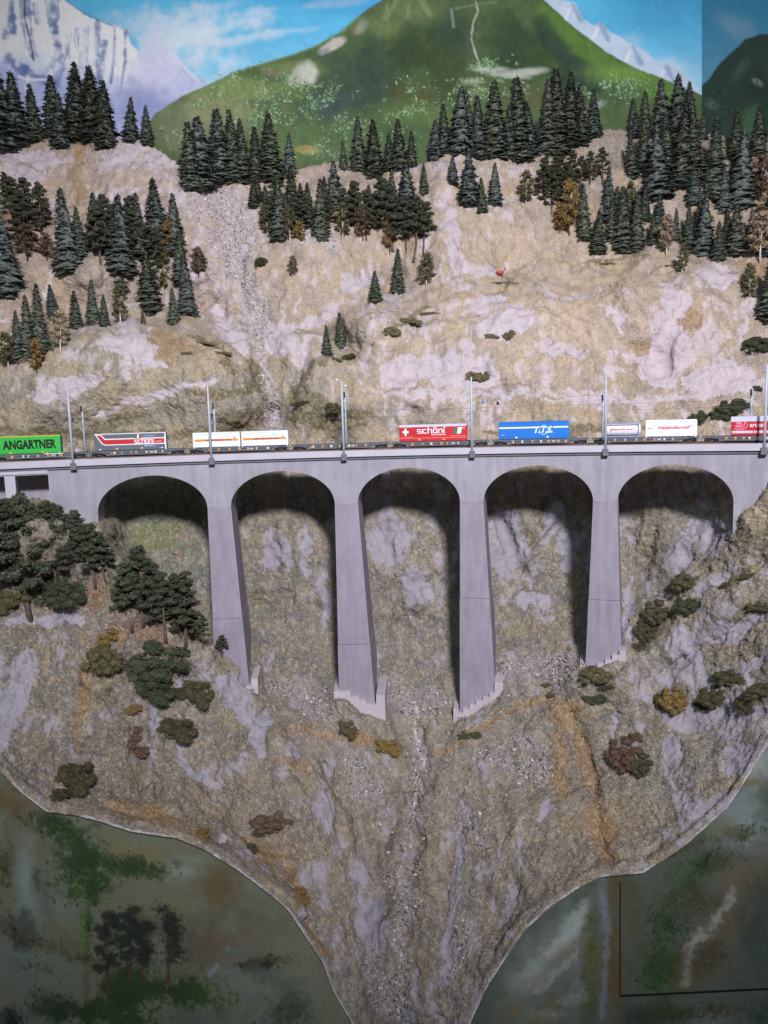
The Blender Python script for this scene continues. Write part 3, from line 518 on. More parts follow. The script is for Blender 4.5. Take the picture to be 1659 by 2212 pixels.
for n_, x, y, rx, ry, an in [(420,600,220,80,46,.1),(260,560,262,60,26,.2),(220,700,210,60,30,-.4),(160,500,170,40,16,-.4),(120,640,180,60,16,.3),(160,760,260,60,26,-.3),(340,880,220,50,46,-.3),(300,1050,190,80,20,0),(300,1010,205,60,26,-.3),(220,1360,190,60,22,.1),(200,1290,200,60,20,0),(160,870,290,40,30,0),(120,440,215,40,14,-.4),(160,700,320,50,30,0),(140,400,300,50,20,.2),(140,1060,140,40,14,0),(120,800,300,40,40,0)]:
    A.dabs(rng, int(n_*1.7), x, y, rx, ry, LV, 3.1, .78, an, .0)
br_ = fbm(A.X/9+A.n1*2, A.Y/26, A.X*0+7.7, 3, 15.0); A.c = A.c*(1+.07*A.n2+.06*A.n1+.16*br_*gm)[..., None]
A.c = np.clip(A.c*1.12, .005, .92)
WALL_Y = 16.4
M_paint = mat_col('wall_paint', rough=.75, spec=.25, var=.05, scale=14, bump=.05, bscale=30, bdist=.01)
def solid_sheet(name, Pg, cg, thick, material):
    """a painted board: front grid with a real back and edges"""
    nc, nr = Pg.shape[:2]; me = np_mesh(name, Pg, grid_faces(nc, nr), False, cg)
    o = link(name, me, material)
    md = o.modifiers.new('thickness', 'SOLIDIFY'); md.thickness = thick; md.offset = -1.0
    return o
wall = solid_sheet('painted_backdrop', at(A.X, A.Y, np.full(A.X.shape, WALL_Y)), A.c, .12, M_paint)
tag(wall, 'wide painted backdrop panel of blue sky, snowy peak and green mountain', 'backdrop')
# second panel, set at an angle from the corner
A2 = Paint(1516, 2200, -110, 540, 3.2)
A2.c[:] = S(62,142,178); g = sstep(20, 200, A2.Y)[..., None]; A2.c = A2.c*(1-g)+S(96,156,186)*g
A2.blob(1590,60,60,30,.4,S(140,180,200),.5,.9)
DH = [(1500,200),(1516,184),(1532,170),(1545,150),(1560,130),(1590,104),(1610,84),(1640,74),(1680,74),(1760,60),(1960,90),(2200,60)]
A2.over(S(44,66,58)*(1+.3*A2.n1[..., None]), A2.below(DH, 2.2, 2))
A2.blob(1600,150,14,40,.6,S(72,98,88),.6,.9); A2.blob(1637,178,14,7,.5,S(160,172,176),.7,.7); A2.blob(1540,226,20,12,.5,S(120,150,160),.5,.9); A2.blob(1625,260,26,40,.2,S(78,120,84),.7,.7); A2.blob(1640,300,20,24,0,S(84,128,80),.7,.7)
A2.dabs(rng, 500, 1570, 230, 60, 40, [S(30,50,40), S(44,72,50), S(60,92,66)], 3.4, .8); A2.dabs(rng, 300, 1660, 200, 50, 40, [S(30,50,40), S(40,66,48)], 3.4, .8)
A2.c = np.clip(A2.c*.86*(1+.05*A2.n2)[..., None], .005, .9)
wall2 = solid_sheet('painted_backdrop', at(A2.X, A2.Y, WALL_Y-(A2.X-1516)*.0042), A2.c, .12, M_paint)
tag(wall2, 'narrow angled painted panel with dark forested hill beside the corner', 'backdrop')

# ------------------------------------------------------------------ painted front boards below the scenery
def front_board(label, x0, x1, painter, step):
    Bp = Paint(x0, x1, 1400, 2360, step)
    painter(Bp)
    Bp.c = np.clip(Bp.c*np.array([.84, .85, .80])*(1+.06*Bp.n2+.06*Bp.n1)[..., None], .004, .8)
    top = curve(EDGE, Bp.x)-4
    nr = len(Bp.y); keep = np.ones(nr, bool)
    # cut the board along the scenery edge: rows run from the edge to the bottom of each column
    tt = np.linspace(0, 1, 300); Yg = top[:, None]+(2360-top)[:, None]*tt[None]
    jf = np.clip((Yg-1400)/step, 0, nr-1.001); j0 = jf.astype(int); fr = (jf-j0)[..., None]
    ii = np.arange(len(Bp.x))[:, None]
    cg = Bp.c[ii, j0]*(1-fr)+Bp.c[ii, j0+1]*fr
    Xg = np.repeat(Bp.x[:, None], 300, 1)
    o = solid_sheet('painted_front_board', at(Xg, Yg, np.full(Xg.shape, BOARD_Y)), cg, .05, M_board)
    tag(o, label, 'board'); return o
M_board = mat_col('board_paint', rough=.6, spec=.35, var=.05, scale=10, bump=.04, bscale=24, bdist=.01)
GRN = [S(52,84,40), S(36,62,38), S(84,116,44), S(44,70,46)]; DRK = [S(36,46,40), S(44,54,44), S(60,66,50)]; BRN = [S(92,84,66), S(72,70,56), S(110,104,88), S(60,66,54)]
def paint_left(p):
    p.c[:] = S(112,116,100)
    for x, y, rx, ry, an, c, a in [(30,1740,90,60,.3,(104,88,62),.9),(20,1850,60,60,0,(108,92,70),.6),(60,1900,40,110,0,(134,150,152),.8),(120,1960,60,60,.3,(118,130,128),.7),(40,2080,120,70,0,(112,126,122),.7),(180,2120,80,70,.2,(104,116,110),.7),(300,1850,120,60,.2,(124,120,92),.8),(400,1880,60,30,-.2,(140,152,146),.8),(250,1920,120,40,0,(112,114,92),.7),(470,1920,70,60,.4,(104,88,62),.8),(360,1960,90,40,0,(116,112,80),.6),(330,2010,120,40,0,(98,96,82),.7),(470,1990,120,36,0,(104,98,84),.6),(440,2050,100,50,.1,(100,82,76),.7),(520,2040,80,40,0,(110,96,86),.6),(540,2120,90,50,.2,(118,124,120),.7),(640,2150,60,70,.2,(112,118,112),.7),(600,2190,90,50,0,(96,110,110),.8),(420,2200,140,50,0,(86,98,92),.8),(120,2200,140,40,0,(98,112,108),.7),(300,2100,120,60,0,(92,92,78),.6),(600,2260,200,60,0,(80,92,92),.7),(200,2290,260,50,0,(84,96,92),.7)]:
        p.blob(x, y, rx, ry, an, S(*c), a, .95, .5)
    p.stroke([(100,1770),(80,1900),(110,1990),(160,2040)], 26, S(108,94,72), .5, .95); p.stroke([(185,2060),(190,2212)], 14, S(96,78,60), .6, .95)
    p.stroke([(450,2110),(470,2085)], 7, S(160,172,190), .5, .9)
    r2 = random.Random(5)
    for n_, x, y, rx, ry, an, cs, sz in [(300,120,1785,70,26,.25,GRN[:2]+DRK,5),(260,160,1860,60,50,.3,GRN,5),(240,190,1915,60,40,0,GRN,5),(240,270,1870,80,26,.1,GRN,4.5),(120,320,1885,40,16,.2,GRN+BRN,4),(160,185,1990,16,60,0,[S(74,112,32),S(104,142,40),S(52,84,30)],4.5),(90,186,2060,10,40,0,[S(74,112,32),S(104,142,40)],4),
        (160,10,1880,22,70,0,BRN+DRK,4),(220,40,2010,60,30,.5,BRN+DRK,4),(200,110,2045,70,18,.2,BRN+[S(104,84,58)],4),(160,80,2090,60,16,.1,BRN+[S(150,156,140)],3.6),(120,170,2070,30,10,0,[S(92,78,52)],4),
        (340,130,2180,70,34,.2,GRN+DRK,5),(420,270,2190,80,40,0,GRN,5.5),(320,300,2130,80,40,0,GRN[:3],5),(260,430,2150,60,36,.2,GRN[:3],5),(100,25,2200,24,22,0,DRK,6),(260,620,2190,70,40,.1,GRN[1:]+BRN,4.6),(200,590,2075,60,12,-.1,[S(84,62,42),S(56,54,40),S(104,92,66)],4),(120,560,2085,50,10,0,DRK,4),(140,520,2050,30,8,0,[S(140,150,140)],3),(200,600,2120,60,22,.4,[S(124,136,126),S(86,100,84)],3.6)]:
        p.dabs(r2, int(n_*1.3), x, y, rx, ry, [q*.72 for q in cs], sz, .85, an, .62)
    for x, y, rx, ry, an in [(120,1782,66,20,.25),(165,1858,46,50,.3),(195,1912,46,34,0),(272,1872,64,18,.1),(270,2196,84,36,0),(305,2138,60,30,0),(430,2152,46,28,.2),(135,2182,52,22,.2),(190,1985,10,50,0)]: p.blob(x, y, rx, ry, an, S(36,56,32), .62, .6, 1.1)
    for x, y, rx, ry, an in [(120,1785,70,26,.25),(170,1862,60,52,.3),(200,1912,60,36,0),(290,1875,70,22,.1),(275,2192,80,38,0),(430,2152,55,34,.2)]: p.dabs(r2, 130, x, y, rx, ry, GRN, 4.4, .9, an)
    for tx, ty0, ty1 in [(231,2000,2150),(362,1985,2130),(280,1985,2120),(305,2020,2120)]:
        p.stroke([(tx, ty0), (tx+2, ty1)], 5, S(84,58,46), .8, .6)
        for q in range(9):
            f_ = q/8; yy = ty0-20+(ty1-ty0)*.75*f_
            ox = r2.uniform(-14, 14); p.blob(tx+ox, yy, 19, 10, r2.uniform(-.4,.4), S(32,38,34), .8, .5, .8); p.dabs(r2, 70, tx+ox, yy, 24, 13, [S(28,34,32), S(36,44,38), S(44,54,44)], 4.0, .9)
def paint_right(p):
    p.c[:] = S(84,92,84)
    for x, y, rx, ry, an, c, a in [(1190,2060,100,150,.5,(126,136,134),.9),(1150,2110,30,110,.7,(150,162,164),.8),(1220,2020,26,90,.6,(158,170,170),.8),(1130,2200,80,60,.3,(108,114,104),.8),(1200,2170,30,100,.8,(112,100,74),.7),(1100,2180,30,70,.6,(96,98,84),.7),(1250,2130,40,60,.2,(110,122,126),.7),(1230,2210,50,50,0,(100,110,106),.7),(1325,2060,22,260,0,(96,80,48),.9),(1300,1950,12,80,0,(110,126,140),.7),(1370,1980,40,90,0,(84,76,44),.8),(1440,1960,60,80,0,(66,80,52),.8),(1420,2090,60,90,0,(70,84,54),.7),(1500,1900,70,40,-.4,(78,96,60),.8),(1600,1780,80,80,-.7,(140,152,160),.9),(1640,1640,60,60,0,(158,166,168),.9),(1620,1690,40,10,0,(116,108,76),.8),(1560,1790,60,30,-.5,(104,110,72),.7),(1600,1900,90,80,-.6,(112,98,84),.7),(1560,2000,90,60,-.6,(104,92,74),.8),(1640,1980,70,100,0,(58,70,64),.85),(1480,1930,60,60,0,(52,72,58),.8),(1520,2100,80,40,-.3,(92,84,62),.7),(1640,2080,80,60,0,(64,78,78),.8),(1540,2200,100,40,0,(112,122,122),.7),(1400,2200,90,44,0,(54,66,60),.8),(1660,2190,80,40,0,(52,72,74),.8)]:
        p.blob(x, y, rx, ry, an, S(*c), a, .95, .5)
    for pts, wd, c, a in [([(1580,1930),(1540,2000),(1490,2040),(1478,2120)],8,(170,176,176),.7),([(1300,1930),(1312,2000),(1306,2110),(1300,2200)],5,(128,136,150),.7),([(1260,1960),(1240,2010),(1180,2060)],9,(176,186,186),.6),([(1235,2040),(1170,2100),(1120,2180)],9,(130,108,76),.5),([(1265,2020),(1240,2070),(1160,2140)],7,(164,174,176),.5),([(1470,2040),(1472,2110)],12,(104,76,56),.6)]:
        p.stroke(pts, wd*2.2, S(*c), a*.8, .98, .8)
    r2 = random.Random(9)
    for n_, x, y, rx, ry, an, cs, sz in [(300,1275,2040,22,90,.08,[S(104,100,44),S(84,84,44),S(120,116,52)],4),(120,1275,2160,20,60,0,[S(104,100,44),S(90,100,50)],4),(300,1440,1990,40,50,0,[S(44,72,48),S(60,84,52),S(40,58,44)],5),(200,1420,2100,40,40,0,GRN,5),(280,1540,1860,60,26,-.4,GRN+DRK,4.5),(200,1600,1800,50,16,-.3,[S(96,98,56),S(72,74,46)],4),(220,1500,1950,50,30,0,[S(92,84,60),S(60,64,50),S(120,104,96)],4.5),(200,1530,2070,50,30,-.3,[S(84,66,44),S(70,66,46),S(104,92,60)],4.5),(220,1460,2190,70,20,0,[S(84,84,48),S(60,70,48)],4.5),(200,1560,2180,60,20,0,[S(88,84,52),S(60,72,54)],4.5),(90,1230,2160,40,14,-.4,[S(160,170,168)],3),(60,1190,2190,40,12,0,[S(166,174,172)],3),(150,1480,1830,50,10,-.4,[S(70,76,54),S(104,100,60)],3.6),(120,1640,2190,40,30,0,[S(70,92,64),S(54,76,60)],4.5)]:
        p.dabs(r2, int(n_*1.3), x, y, rx, ry, [q*.72 for q in cs], sz, .85, an, .62)
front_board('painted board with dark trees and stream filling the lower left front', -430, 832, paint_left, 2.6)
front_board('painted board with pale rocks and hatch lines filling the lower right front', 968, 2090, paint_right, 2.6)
# hatch: narrow joints of a removable panel in the right board (a shallow rebated strip, dark inside)
M_gap = mat('dark_gap', S(22,26,26), .9, .1)
def strip_px(pts, wd):
    mb = MB()
    for (a0, b0), (a1, b1) in zip(pts[:-1], pts[1:]):
        p, q = [Vector(at(np.array(a_), np.array(b_), np.array(BOARD_Y-.004))) for a_, b_ in ((a0, b0), (a1, b1))]
        d = (q-p).normalized(); n_ = Vector((0, -1, 0)).cross(d).normalized()*wd
        mb.poly([p-n_, q-n_, q+n_, p+n_, *(v+Vector((0, .012, 0)) for v in (p-n_, q-n_, q+n_, p+n_))], [(0,1,2,3),(7,6,5,4),(0,4,5,1),(1,5,6,2),(2,6,7,3),(3,7,4,0)])
    return mb
hatch = empty('hatch_joint', at(np.array(1340.), np.array(2152.), np.array(BOARD_Y)))
hatch.rotation_euler = (0,0,0)
for nm, pts, wd in (('vertical_joint', [(1340,1906),(1339,2150)], .006), ('lower_joint', [(1339,2152),(2080,2117)], .011)):
    o = strip_px(pts, wd).build(nm, M_gap); o.parent = hatch; o.matrix_parent_inverse = Matrix.Translation(-hatch.location)
tag(hatch, 'dark L-shaped joint line of a hatch in the right painted board', 'hatch')

# ------------------------------------------------------------------ viaduct
M_wall = mat_wall('viaduct_wall', S(160,156,168))
M_pier = mat_wall('pier_wall', S(150,144,158), brick=True)
M_conc = mat('pale_concrete', S(196,184,192), .85, .2, .08, 6, .15, 50, .006)
M_step = mat('footing_concrete', S(188,179,187), .85, .2, .1, 6, .15, 50, .006)
M_ledge = mat('ledge_concrete', S(186,182,194), .8, .2, .06, 5, .1, 40, .004)
M_ledge_shade = mat('ledge_shade_grey', S(112,111,120), .85, .2, .1, 8)
M_dark = mat('dark_metal', S(52,54,58), .6, .3, .1)
M_steel = mat('grey_mast_paint', S(180,188,206), .5, .4, .08, 12)
M_rail = mat('rusty_rail', S(104,90,84), .6, .4, .2, 20)
M_ballast = mat('ballast', S(118,106,100), .95, .1, .35, 60, .8, 90, .01)
M_sleep = mat('sleeper', S(84,76,72), .9, .1, .2, 30)
viaduct = empty('viaduct', B(0, -BW/2, -3.0))
tag(viaduct, 'grey railway viaduct of five round arches on tall tapering piers', 'bridge')
def under(o, parent): o.parent = parent; o.matrix_parent_inverse = parent.matrix_basis.inverted(); return o
def bridge_mesh(name, rows, material, parent=viaduct, smooth=False, close=True):
    """rows: list of profiles; each profile is a list of (s, n, z) around the section -> skin along them"""
    k = len(rows[0]); V = []; U = []; F = []
    for r_ in rows:
        for (s, n, z) in r_: V.append(B(s, n, z)); U.append((s+n*.7, z+(0 if n > -BW+.01 else .01)))
    nr = len(rows)
    for i in range(nr-1):
        for j in range(k if close else k-1):
            q = (j+1) % k; F.append((i*k+j, i*k+q, (i+1)*k+q, (i+1)*k+j))
    me = bpy.data.meshes.new(name); me.from_pydata([tuple(map(float, v)) for v in V], [], F+([tuple(range(k-1, -1, -1)), tuple((nr-1)*k+j for j in range(k))] if close else []))
    l = me.uv_layers.new(name='UVMap')
    for lp in me.loops: l.data[lp.index].uv = U[lp.vertex_index]
    me.update()
    if smooth: me.polygons.foreach_set('use_smooth', [True]*len(me.polygons))
    bm = bmesh.new(); bm.from_mesh(me); bmesh.ops.recalc_face_normals(bm, faces=bm.faces[:]); bm.to_mesh(me); bm.free()
    return under(link(name, me, material), parent)
s_of = lambda px, py, n=0.0: hit(px, py, n)[0]
ARCH = [(213,450,1128,1025),(500,724,1112,1017),(774,994,1110,1010),(1045,1281,1108,1006),(1334,1584,1110,1004)]
ZS = -.655; ZC = np.mean([hit((a+b)/2, c)[1] for a, b, _, c in ARCH]); ARISE = ZC-ZS
AR = [(s_of(a, y), s_of(b, y)) for a, b, y, _ in ARCH]
sL, s105, s1 = s_of(-470, 1030), s_of(104, 1030), s_of(2130, 1010)
ZT = -.072                                             # underside of the ledge
cols = [(sL, -.165)]+[(s, -.165) for s in np.linspace(sL, s105, 24)[1:]]
cols += [(s105, -2.2)]+[(s, -2.2) for s in np.linspace(s105, AR[0][0], 10)[1:]]
for i, (a, b) in enumerate(AR):
    c_, h_ = (a+b)/2, (b-a)/2
    cols.append((a, ZS))
    for q in range(1, 40):
        t_ = math.pi*(1-q/40); cols.append((c_+h_*math.cos(t_), ZS+ARISE*math.sin(t_)))
    cols.append((b, ZS))
    nx = AR[i+1][0] if i < 4 else s1
    zz = ZS if i < 4 else -2.2
    cols += [(s, zz) for s in np.linspace(b, nx, 8 if i < 4 else 16)]
rows = [[(s, 0, zb), (s, 0, ZT), (s, -BW, ZT), (s, -BW, zb)] for s, zb in cols]
bridge_mesh('spandrel_wall', rows, M_wall)
for a, b in AR:                                        # slightly proud ring of arch stones
    c_, h_ = (a+b)/2, (b-a)/2; rows = []
    for q in range(41):
        t_ = math.pi*(1-q/40); e = .045
        rows.append([(c_+h_*math.cos(t_), .0, ZS+ARISE*math.sin(t_)), (c_+h_*math.cos(t_), .0045, ZS+ARISE*math.sin(t_)),
                     (c_+(h_+e)*math.cos(t_), .0045, ZS+(ARISE+e)*math.sin(t_)), (c_+(h_+e)*math.cos(t_), .0, ZS+(ARISE+e)*math.sin(t_))])
    bridge_mesh('arch_ring', rows, M_wall)
# ledge along the top: light upright face, chamfered underside
ss = np.linspace(sL, s1, 120)
bridge_mesh('ledge', [[(s, .052, 0), (s, -.035, 0), (s, -.035, -.06), (s, -.004, -.082), (s, .004, -.082), (s, .052, -.076)] for s in ss], M_ledge)
bridge_mesh('ledge', [[(s, -BW-.045, 0), (s, -BW-.045, -.075), (s, -BW+.004, -.12), (s, -BW+.035, -.06), (s, -BW+.035, 0)] for s in ss], M_ledge)
bridge_mesh('ledge_shade_strip', [[(s, .022, -.0765), (s, -.002, -.0765), (s, -.002, -.108), (s, .022, -.108)] for s in ss], M_ledge_shade)  # added dark grey strip standing in for the shade under the ledge overhang
bridge_mesh('deck_slab', [[(s, -.03, -.035), (s, -BW+.03, -.035), (s, -BW+.03, -.102), (s, -.03, -.102)] for s in ss], M_conc)
# piers: tapering on all four sides, with the joint where the lower block begins
PIERS = []
JOINT = [(490,1335),(767,1389),(1027,1291),(1305,1295)]
for i in range(4):
    a, b = AR[i][1], AR[i+1][0]
    zj = hit(JOINT[i][0], JOINT[i][1], .04)[1]; zb = hit(JOINT[i][0], 1640, .1)[1]
    eL, eR = [(.004, .052), (.008, .056), (.012, .050), (.036, .032)][i]
    def sec(z, gr=0.0):
        f_ = (ZS-z); e0, e1, fr = eL*f_+gr, eR*f_+gr, .05*f_+gr
        return [(a-e0, fr, z), (b+e1, fr, z), (b+e1, -BW-fr, z), (a-e0, -BW-fr, z)]
    p_ = bridge_mesh('pier', [sec(ZS), sec(zj)], M_pier)
    bridge_mesh('pier_lower_block', [sec(zj-.004, .004), sec(zb, .004)], M_pier, p_)
    bridge_mesh('pier_joint', [sec(zj+.0005, -.004), sec(zj-.0045, -.004)], M_gap, p_)
    PIERS.append((a, b, zj, zb))
# stepped concrete footings round the pier feet
def footing(i, steps, side_l, side_r):
    """steps: (px0, px1, py of the tread) along the front; side pieces rise beside the pier"""
    a, b, zj, zb = PIERS[i]; mb = []
    def front(z): return .05*(ZS-z)+.008
    rows_all = []
    V = []; F = []
    def block(s0, s1_, n0, n1, z0_, z1_):
        k = len(V); V.extend([tuple(map(float, B(s, n, z))) for s, n, z in ((s0,n1,z0_),(s1_,n1,z0_),(s1_,n0,z0_),(s0,n0,z0_),(s0,n1,z1_),(s1_,n1,z1_),(s1_,n0,z1_),(s0,n0,z1_))])
        F.extend([tuple(k+j for j in f) for f in ((0,3,2,1),(4,5,6,7),(0,1,5,4),(1,2,6,5),(2,3,7,6),(3,0,4,7))])
    for px0, px1, py in steps:
        q0, q1, z_ = hit(px0, py, .2)[0], hit(px1, py, .2)[0], hit((px0+px1)/2, py, .2)[1]
        block(q0, q1, -.1, front(z_)+.055, z_-.7, z_)
    for px0, px1, py, depth in side_l+side_r:
        q0, q1, z_ = hit(px0, py, .2)[0], hit(px1, py, .2)[0], hit((px0+px1)/2, py, .2)[1]
        block(q0, q1, -depth, front(z_)+.052, z_-.8, z_)
    me = bpy.data.meshes.new('stepped_footing'); me.from_pydata(V, [], F); me.update()
    under(link('stepped_footing', me, M_step), viaduct)
footing(1, [(724,757,1496),(757,775,1507),(775,790,1514),(790,803,1522)], [(720,733,1494,.35)], [(803,829,1524,.05),(812,831,1502,.55)])
footing(2, [(983,1000,1541),(1000,1014,1533),(1014,1028,1524),(1028,1043,1515),(1043,1057,1508),(1057,1072,1499)], [(979,990,1532,.2)], [(1068,1086,1476,.45)])
footing(3, [(1262,1290,1444),(1290,1307,1436),(1307,1322,1428),(1322,1340,1418),(1338,1352,1409)], [(1252,1264,1440,.45)], [])
footing(0, [], [], [(542,556,1468,.35),(530,553,1484,.1)])
# open concrete gallery at the left end: posts, sill and rear wall
for pa, pb in ((10,33),(-120,-98),(-260,-238),(-400,-378)):
    q0, q1 = s_of(pa, 1040), s_of(pb, 1040)
    bridge_mesh('gallery_post', [[(q0, .004, -.163), (q1, .004, -.163), (q1, -.16, -.163), (q0, -.16, -.163)], [(q0, .004, -1.2), (q1, .004, -1.2), (q1, -.16, -1.2), (q0, -.16, -1.2)]], M_ledge)
bridge_mesh('gallery_rear_wall', [[(s, -.42, -.16), (s, -.50, -.16), (s, -.50, -1.3), (s, -.42, -1.3)] for s in np.linspace(sL, s105-.004, 12)], M_wall)
bridge_mesh('gallery_lintel', [[(s, .014, -.1085), (s, .014, -.150), (s, -.08, -.15), (s, -.08, -.122)] for s in np.linspace(sL, s105, 16)], M_ledge)
# hand rail on the ledge
rail_ = bridge_mesh('railing', [[(s, .012+.002*math.cos(q*1.571), .058+.002*math.sin(q*1.571)) for q in range(4)] for s in ss], M_dark)
post_me = MB().box(-.0035,.0035,-.0035,.0035,0,.06).mesh('railing_post'); post_me.materials.append(M_dark)
for s in np.arange(sL+.1, s1-.1, .212):
    o = link('railing_post', post_me); o.location = B(s, .012, -.002); o.rotation_euler = (0, 0, heading(s)); under(o, rail_)

# ------------------------------------------------------------------ track
TN = (-.215, -.46)                                     # offsets of the two track centres
GAUGE = .09
for k_, n0 in enumerate(TN):
    tr = empty('railway_track', B(0, n0, -.035)); tag(tr, ['railway track under the container train, next to the hand rail', 'empty railway track behind the container train'][k_], 'track')
    bridge_mesh('ballast_bed', [[(s, n0+.11, -.034), (s, n0-.11, -.034), (s, n0-.085, -.012), (s, n0+.085, -.012)] for s in ss], M_ballast, tr)
    for sg in (1, -1):
        n_ = n0+sg*GAUGE/2; bridge_mesh('rail', [[(s, n_+.004, -.008), (s, n_-.004, -.008), (s, n_-.003, .010), (s, n_+.003, .010)] for s in ss], M_rail, tr)
    sl = MB().box(-.008,.008,-.075,.075,-.02,-.0075).mesh('sleepers')
    V = np.array([v.co[:] for v in sl.vertices]); FQ = np.array([p.vertices[:] for p in sl.polygons]); AV = []; AF = []
    for q, s in enumerate(np.arange(sL, s1, .038)):
        h_ = heading(s); c_, si = math.cos(h_), math.sin(h_); b0 = B(s, n0, 0)
        AV.append(np.stack([V[:,0]*c_-V[:,1]*si, V[:,0]*si+V[:,1]*c_, V[:,2]], 1)+b0); AF.append(FQ+q*8)
    o = under(link('sleepers', np_mesh('sleepers', np.concatenate(AV), np.concatenate(AF), False), M_sleep), tr); tag(o, kind='stuff')

# ------------------------------------------------------------------ catenary masts and wires
M_foot = mat('foot_grey', S(112,110,118), .8, .2, .1, 20)
M_black = mat('black_fitting', S(34,36,40), .5, .4); M_white = mat('white_enamel', S(226,228,234), .4, .5, .04)
FEET = [(158,1000,850),(457,990,838),(743,983,833),(1020,977,825),(1308,971,815),(1651,967,812)]
near = ['beside the green container','in front of the paired white swap bodies','carrying two white lamp heads','between the red and blue containers','in front of the white tank container','in front of the silver-roofed red container']
for i, (px, py, ty) in enumerate(FEET):
    s = hit(px, py, .045)[0]; zt = .84
    t_ = empty('catenary_mast', B(s, .055, -.1), heading(s)); tag(t_, 'tall pale grey catenary mast on the ledge '+near[i], 'mast', 'tall masts along the front ledge')
    MB().tube([(0,0,.05),(0,0,.1+zt*.55),(0,0,.1+zt)], [.0155,.0135,.0105], 8).build('pole', M_steel, t_, smooth=True)
    MB().box(-.034,.034,-.022,.03,-.02,.062).build('foot_block', M_foot, t_, .004)
    MB().tube([(0,0,.62),(.012,.10,.60),(.012,.19,.60)], .0035, 5).build('bracket_arm', M_steel, t_)
    if i < 2:
        MB().tube([(.012,.19,.60),(.014,.19,.55)], .008, 6).build('insulator', M_black, t_)
    if i == 2:
        for dx, dz in ((-.045, .022), (.045, -.05)):
            o = MB().tube([(0,0,.1+zt-.02 if dx<0 else .1+zt-.06),(dx*.8,-.02,.1+zt+dz)], .003, 5).build('lamp_arm', M_steel, t_)
            MB().tube([(dx*.75,-.02,.1+zt+dz),(dx*1.05,-.03,.1+zt+dz-.006),(dx*1.45,-.03,.1+zt+dz-.012)], [.006,.014,.008], 8).build('lamp_head', M_white, t_, smooth=True)
REAR = [(183,962,878,'left of the grey container'),(466,955,872,'behind the left white swap body'),(748,945,848,'beside the empty flat wagon'),(1302,940,854,'behind the white tank container'),(1621,935,842,'behind the silver-roofed red container')]
for i, (px, py, ty, w_) in enumerate(REAR):
    s = hit(px, py, -BW-.02)[0]
    t_ = empty('overhead_line_post', B(s, -BW-.02, -.03), heading(s)); tag(t_, 'short grey line post with black insulators standing '+w_, 'mast', 'line posts along the rear ledge')
    top = hit(px-8, ty, -BW-.02)[1]+.03
    MB().tube([(0,0,0),(0,0,top*.75),(0,0,top)], [.015,.013,.011], 8).build('pole', M_steel, t_, smooth=True)
    MB().tube([(0,-.018,top-.13),(0,-.018,top-.07)], .011, 6).build('insulator', M_white, t_)
    MB().tube([(-.004,-.016,top-.07),(-.008,-.02,top+.005)], .0115, 6).build('insulator', M_black, t_)
    MB().tube([(0,0,top-.10),(-.004,-.16,top-.07),(-.006,-.30,top-.09)], .0035, 5).build('bracket_arm', M_dark, t_)
    MB().tube([(0,0,top-.26),(-.004,-.16,top-.22),(-.006,-.30,top-.19)], .003, 5).build('stay_arm', M_dark, t_)
    MB().box(-.025,.025,-.025,.025,-.08,.012).build('foot_block', M_dark, t_, .003)
M_wire = mat('catenary_wire', S(80,84,90), .5, .4)
for n_, z_, lb in ((TN[0], .40, 'lower contact wire strung above the train'), (TN[0], .475, 'upper carrier wire strung above the train')):
    vs = np.arange(sL+.2, s1-.2, .2)
    mb = MB().tube([tuple(B(s, n_, z_)) for s in vs], .0019, 4); o = mb.build('overhead_wire', M_wire); tag(o, lb, 'wire')

# ------------------------------------------------------------------ train
ZR = .010                                              # rail head
FLOOR = ZR+.078
M_frame = mat('wagon_grey', S(88,94,104), .6, .3, .12, 20)
M_bogie = mat('bogie_black', S(40,41,44), .7, .2, .15, 30)
M_orange = mat('orange_plate', S(232,160,70), .6, .3, .15, 60); M_cream = mat('cream_plate', S(240,226,190), .6, .3, .15, 60)
def place(o, px, py, n, z):
    s = hit(px, py, n)[0]; o.location = B(s, n, z); o.rotation_euler = (0, 0, heading(s)); return s
NT = TN[0]
WP = [-30,190,403,626,843,1060,1275,1513,1735]
WL = ['under the green container','under the grey container with the red stripe','under the two white swap bodies with orange stripes','standing empty with bare deck','under the red container with the white cross','under the blue container','under the white tank and white box container','under the silver-roofed red container']
wheel_me = MB().tube([(0,-.006,0),(0,.006,0)], .0275, 14).mesh('wheel', False); wheel_me.materials.append(M_rail)
rg = random.Random(3)
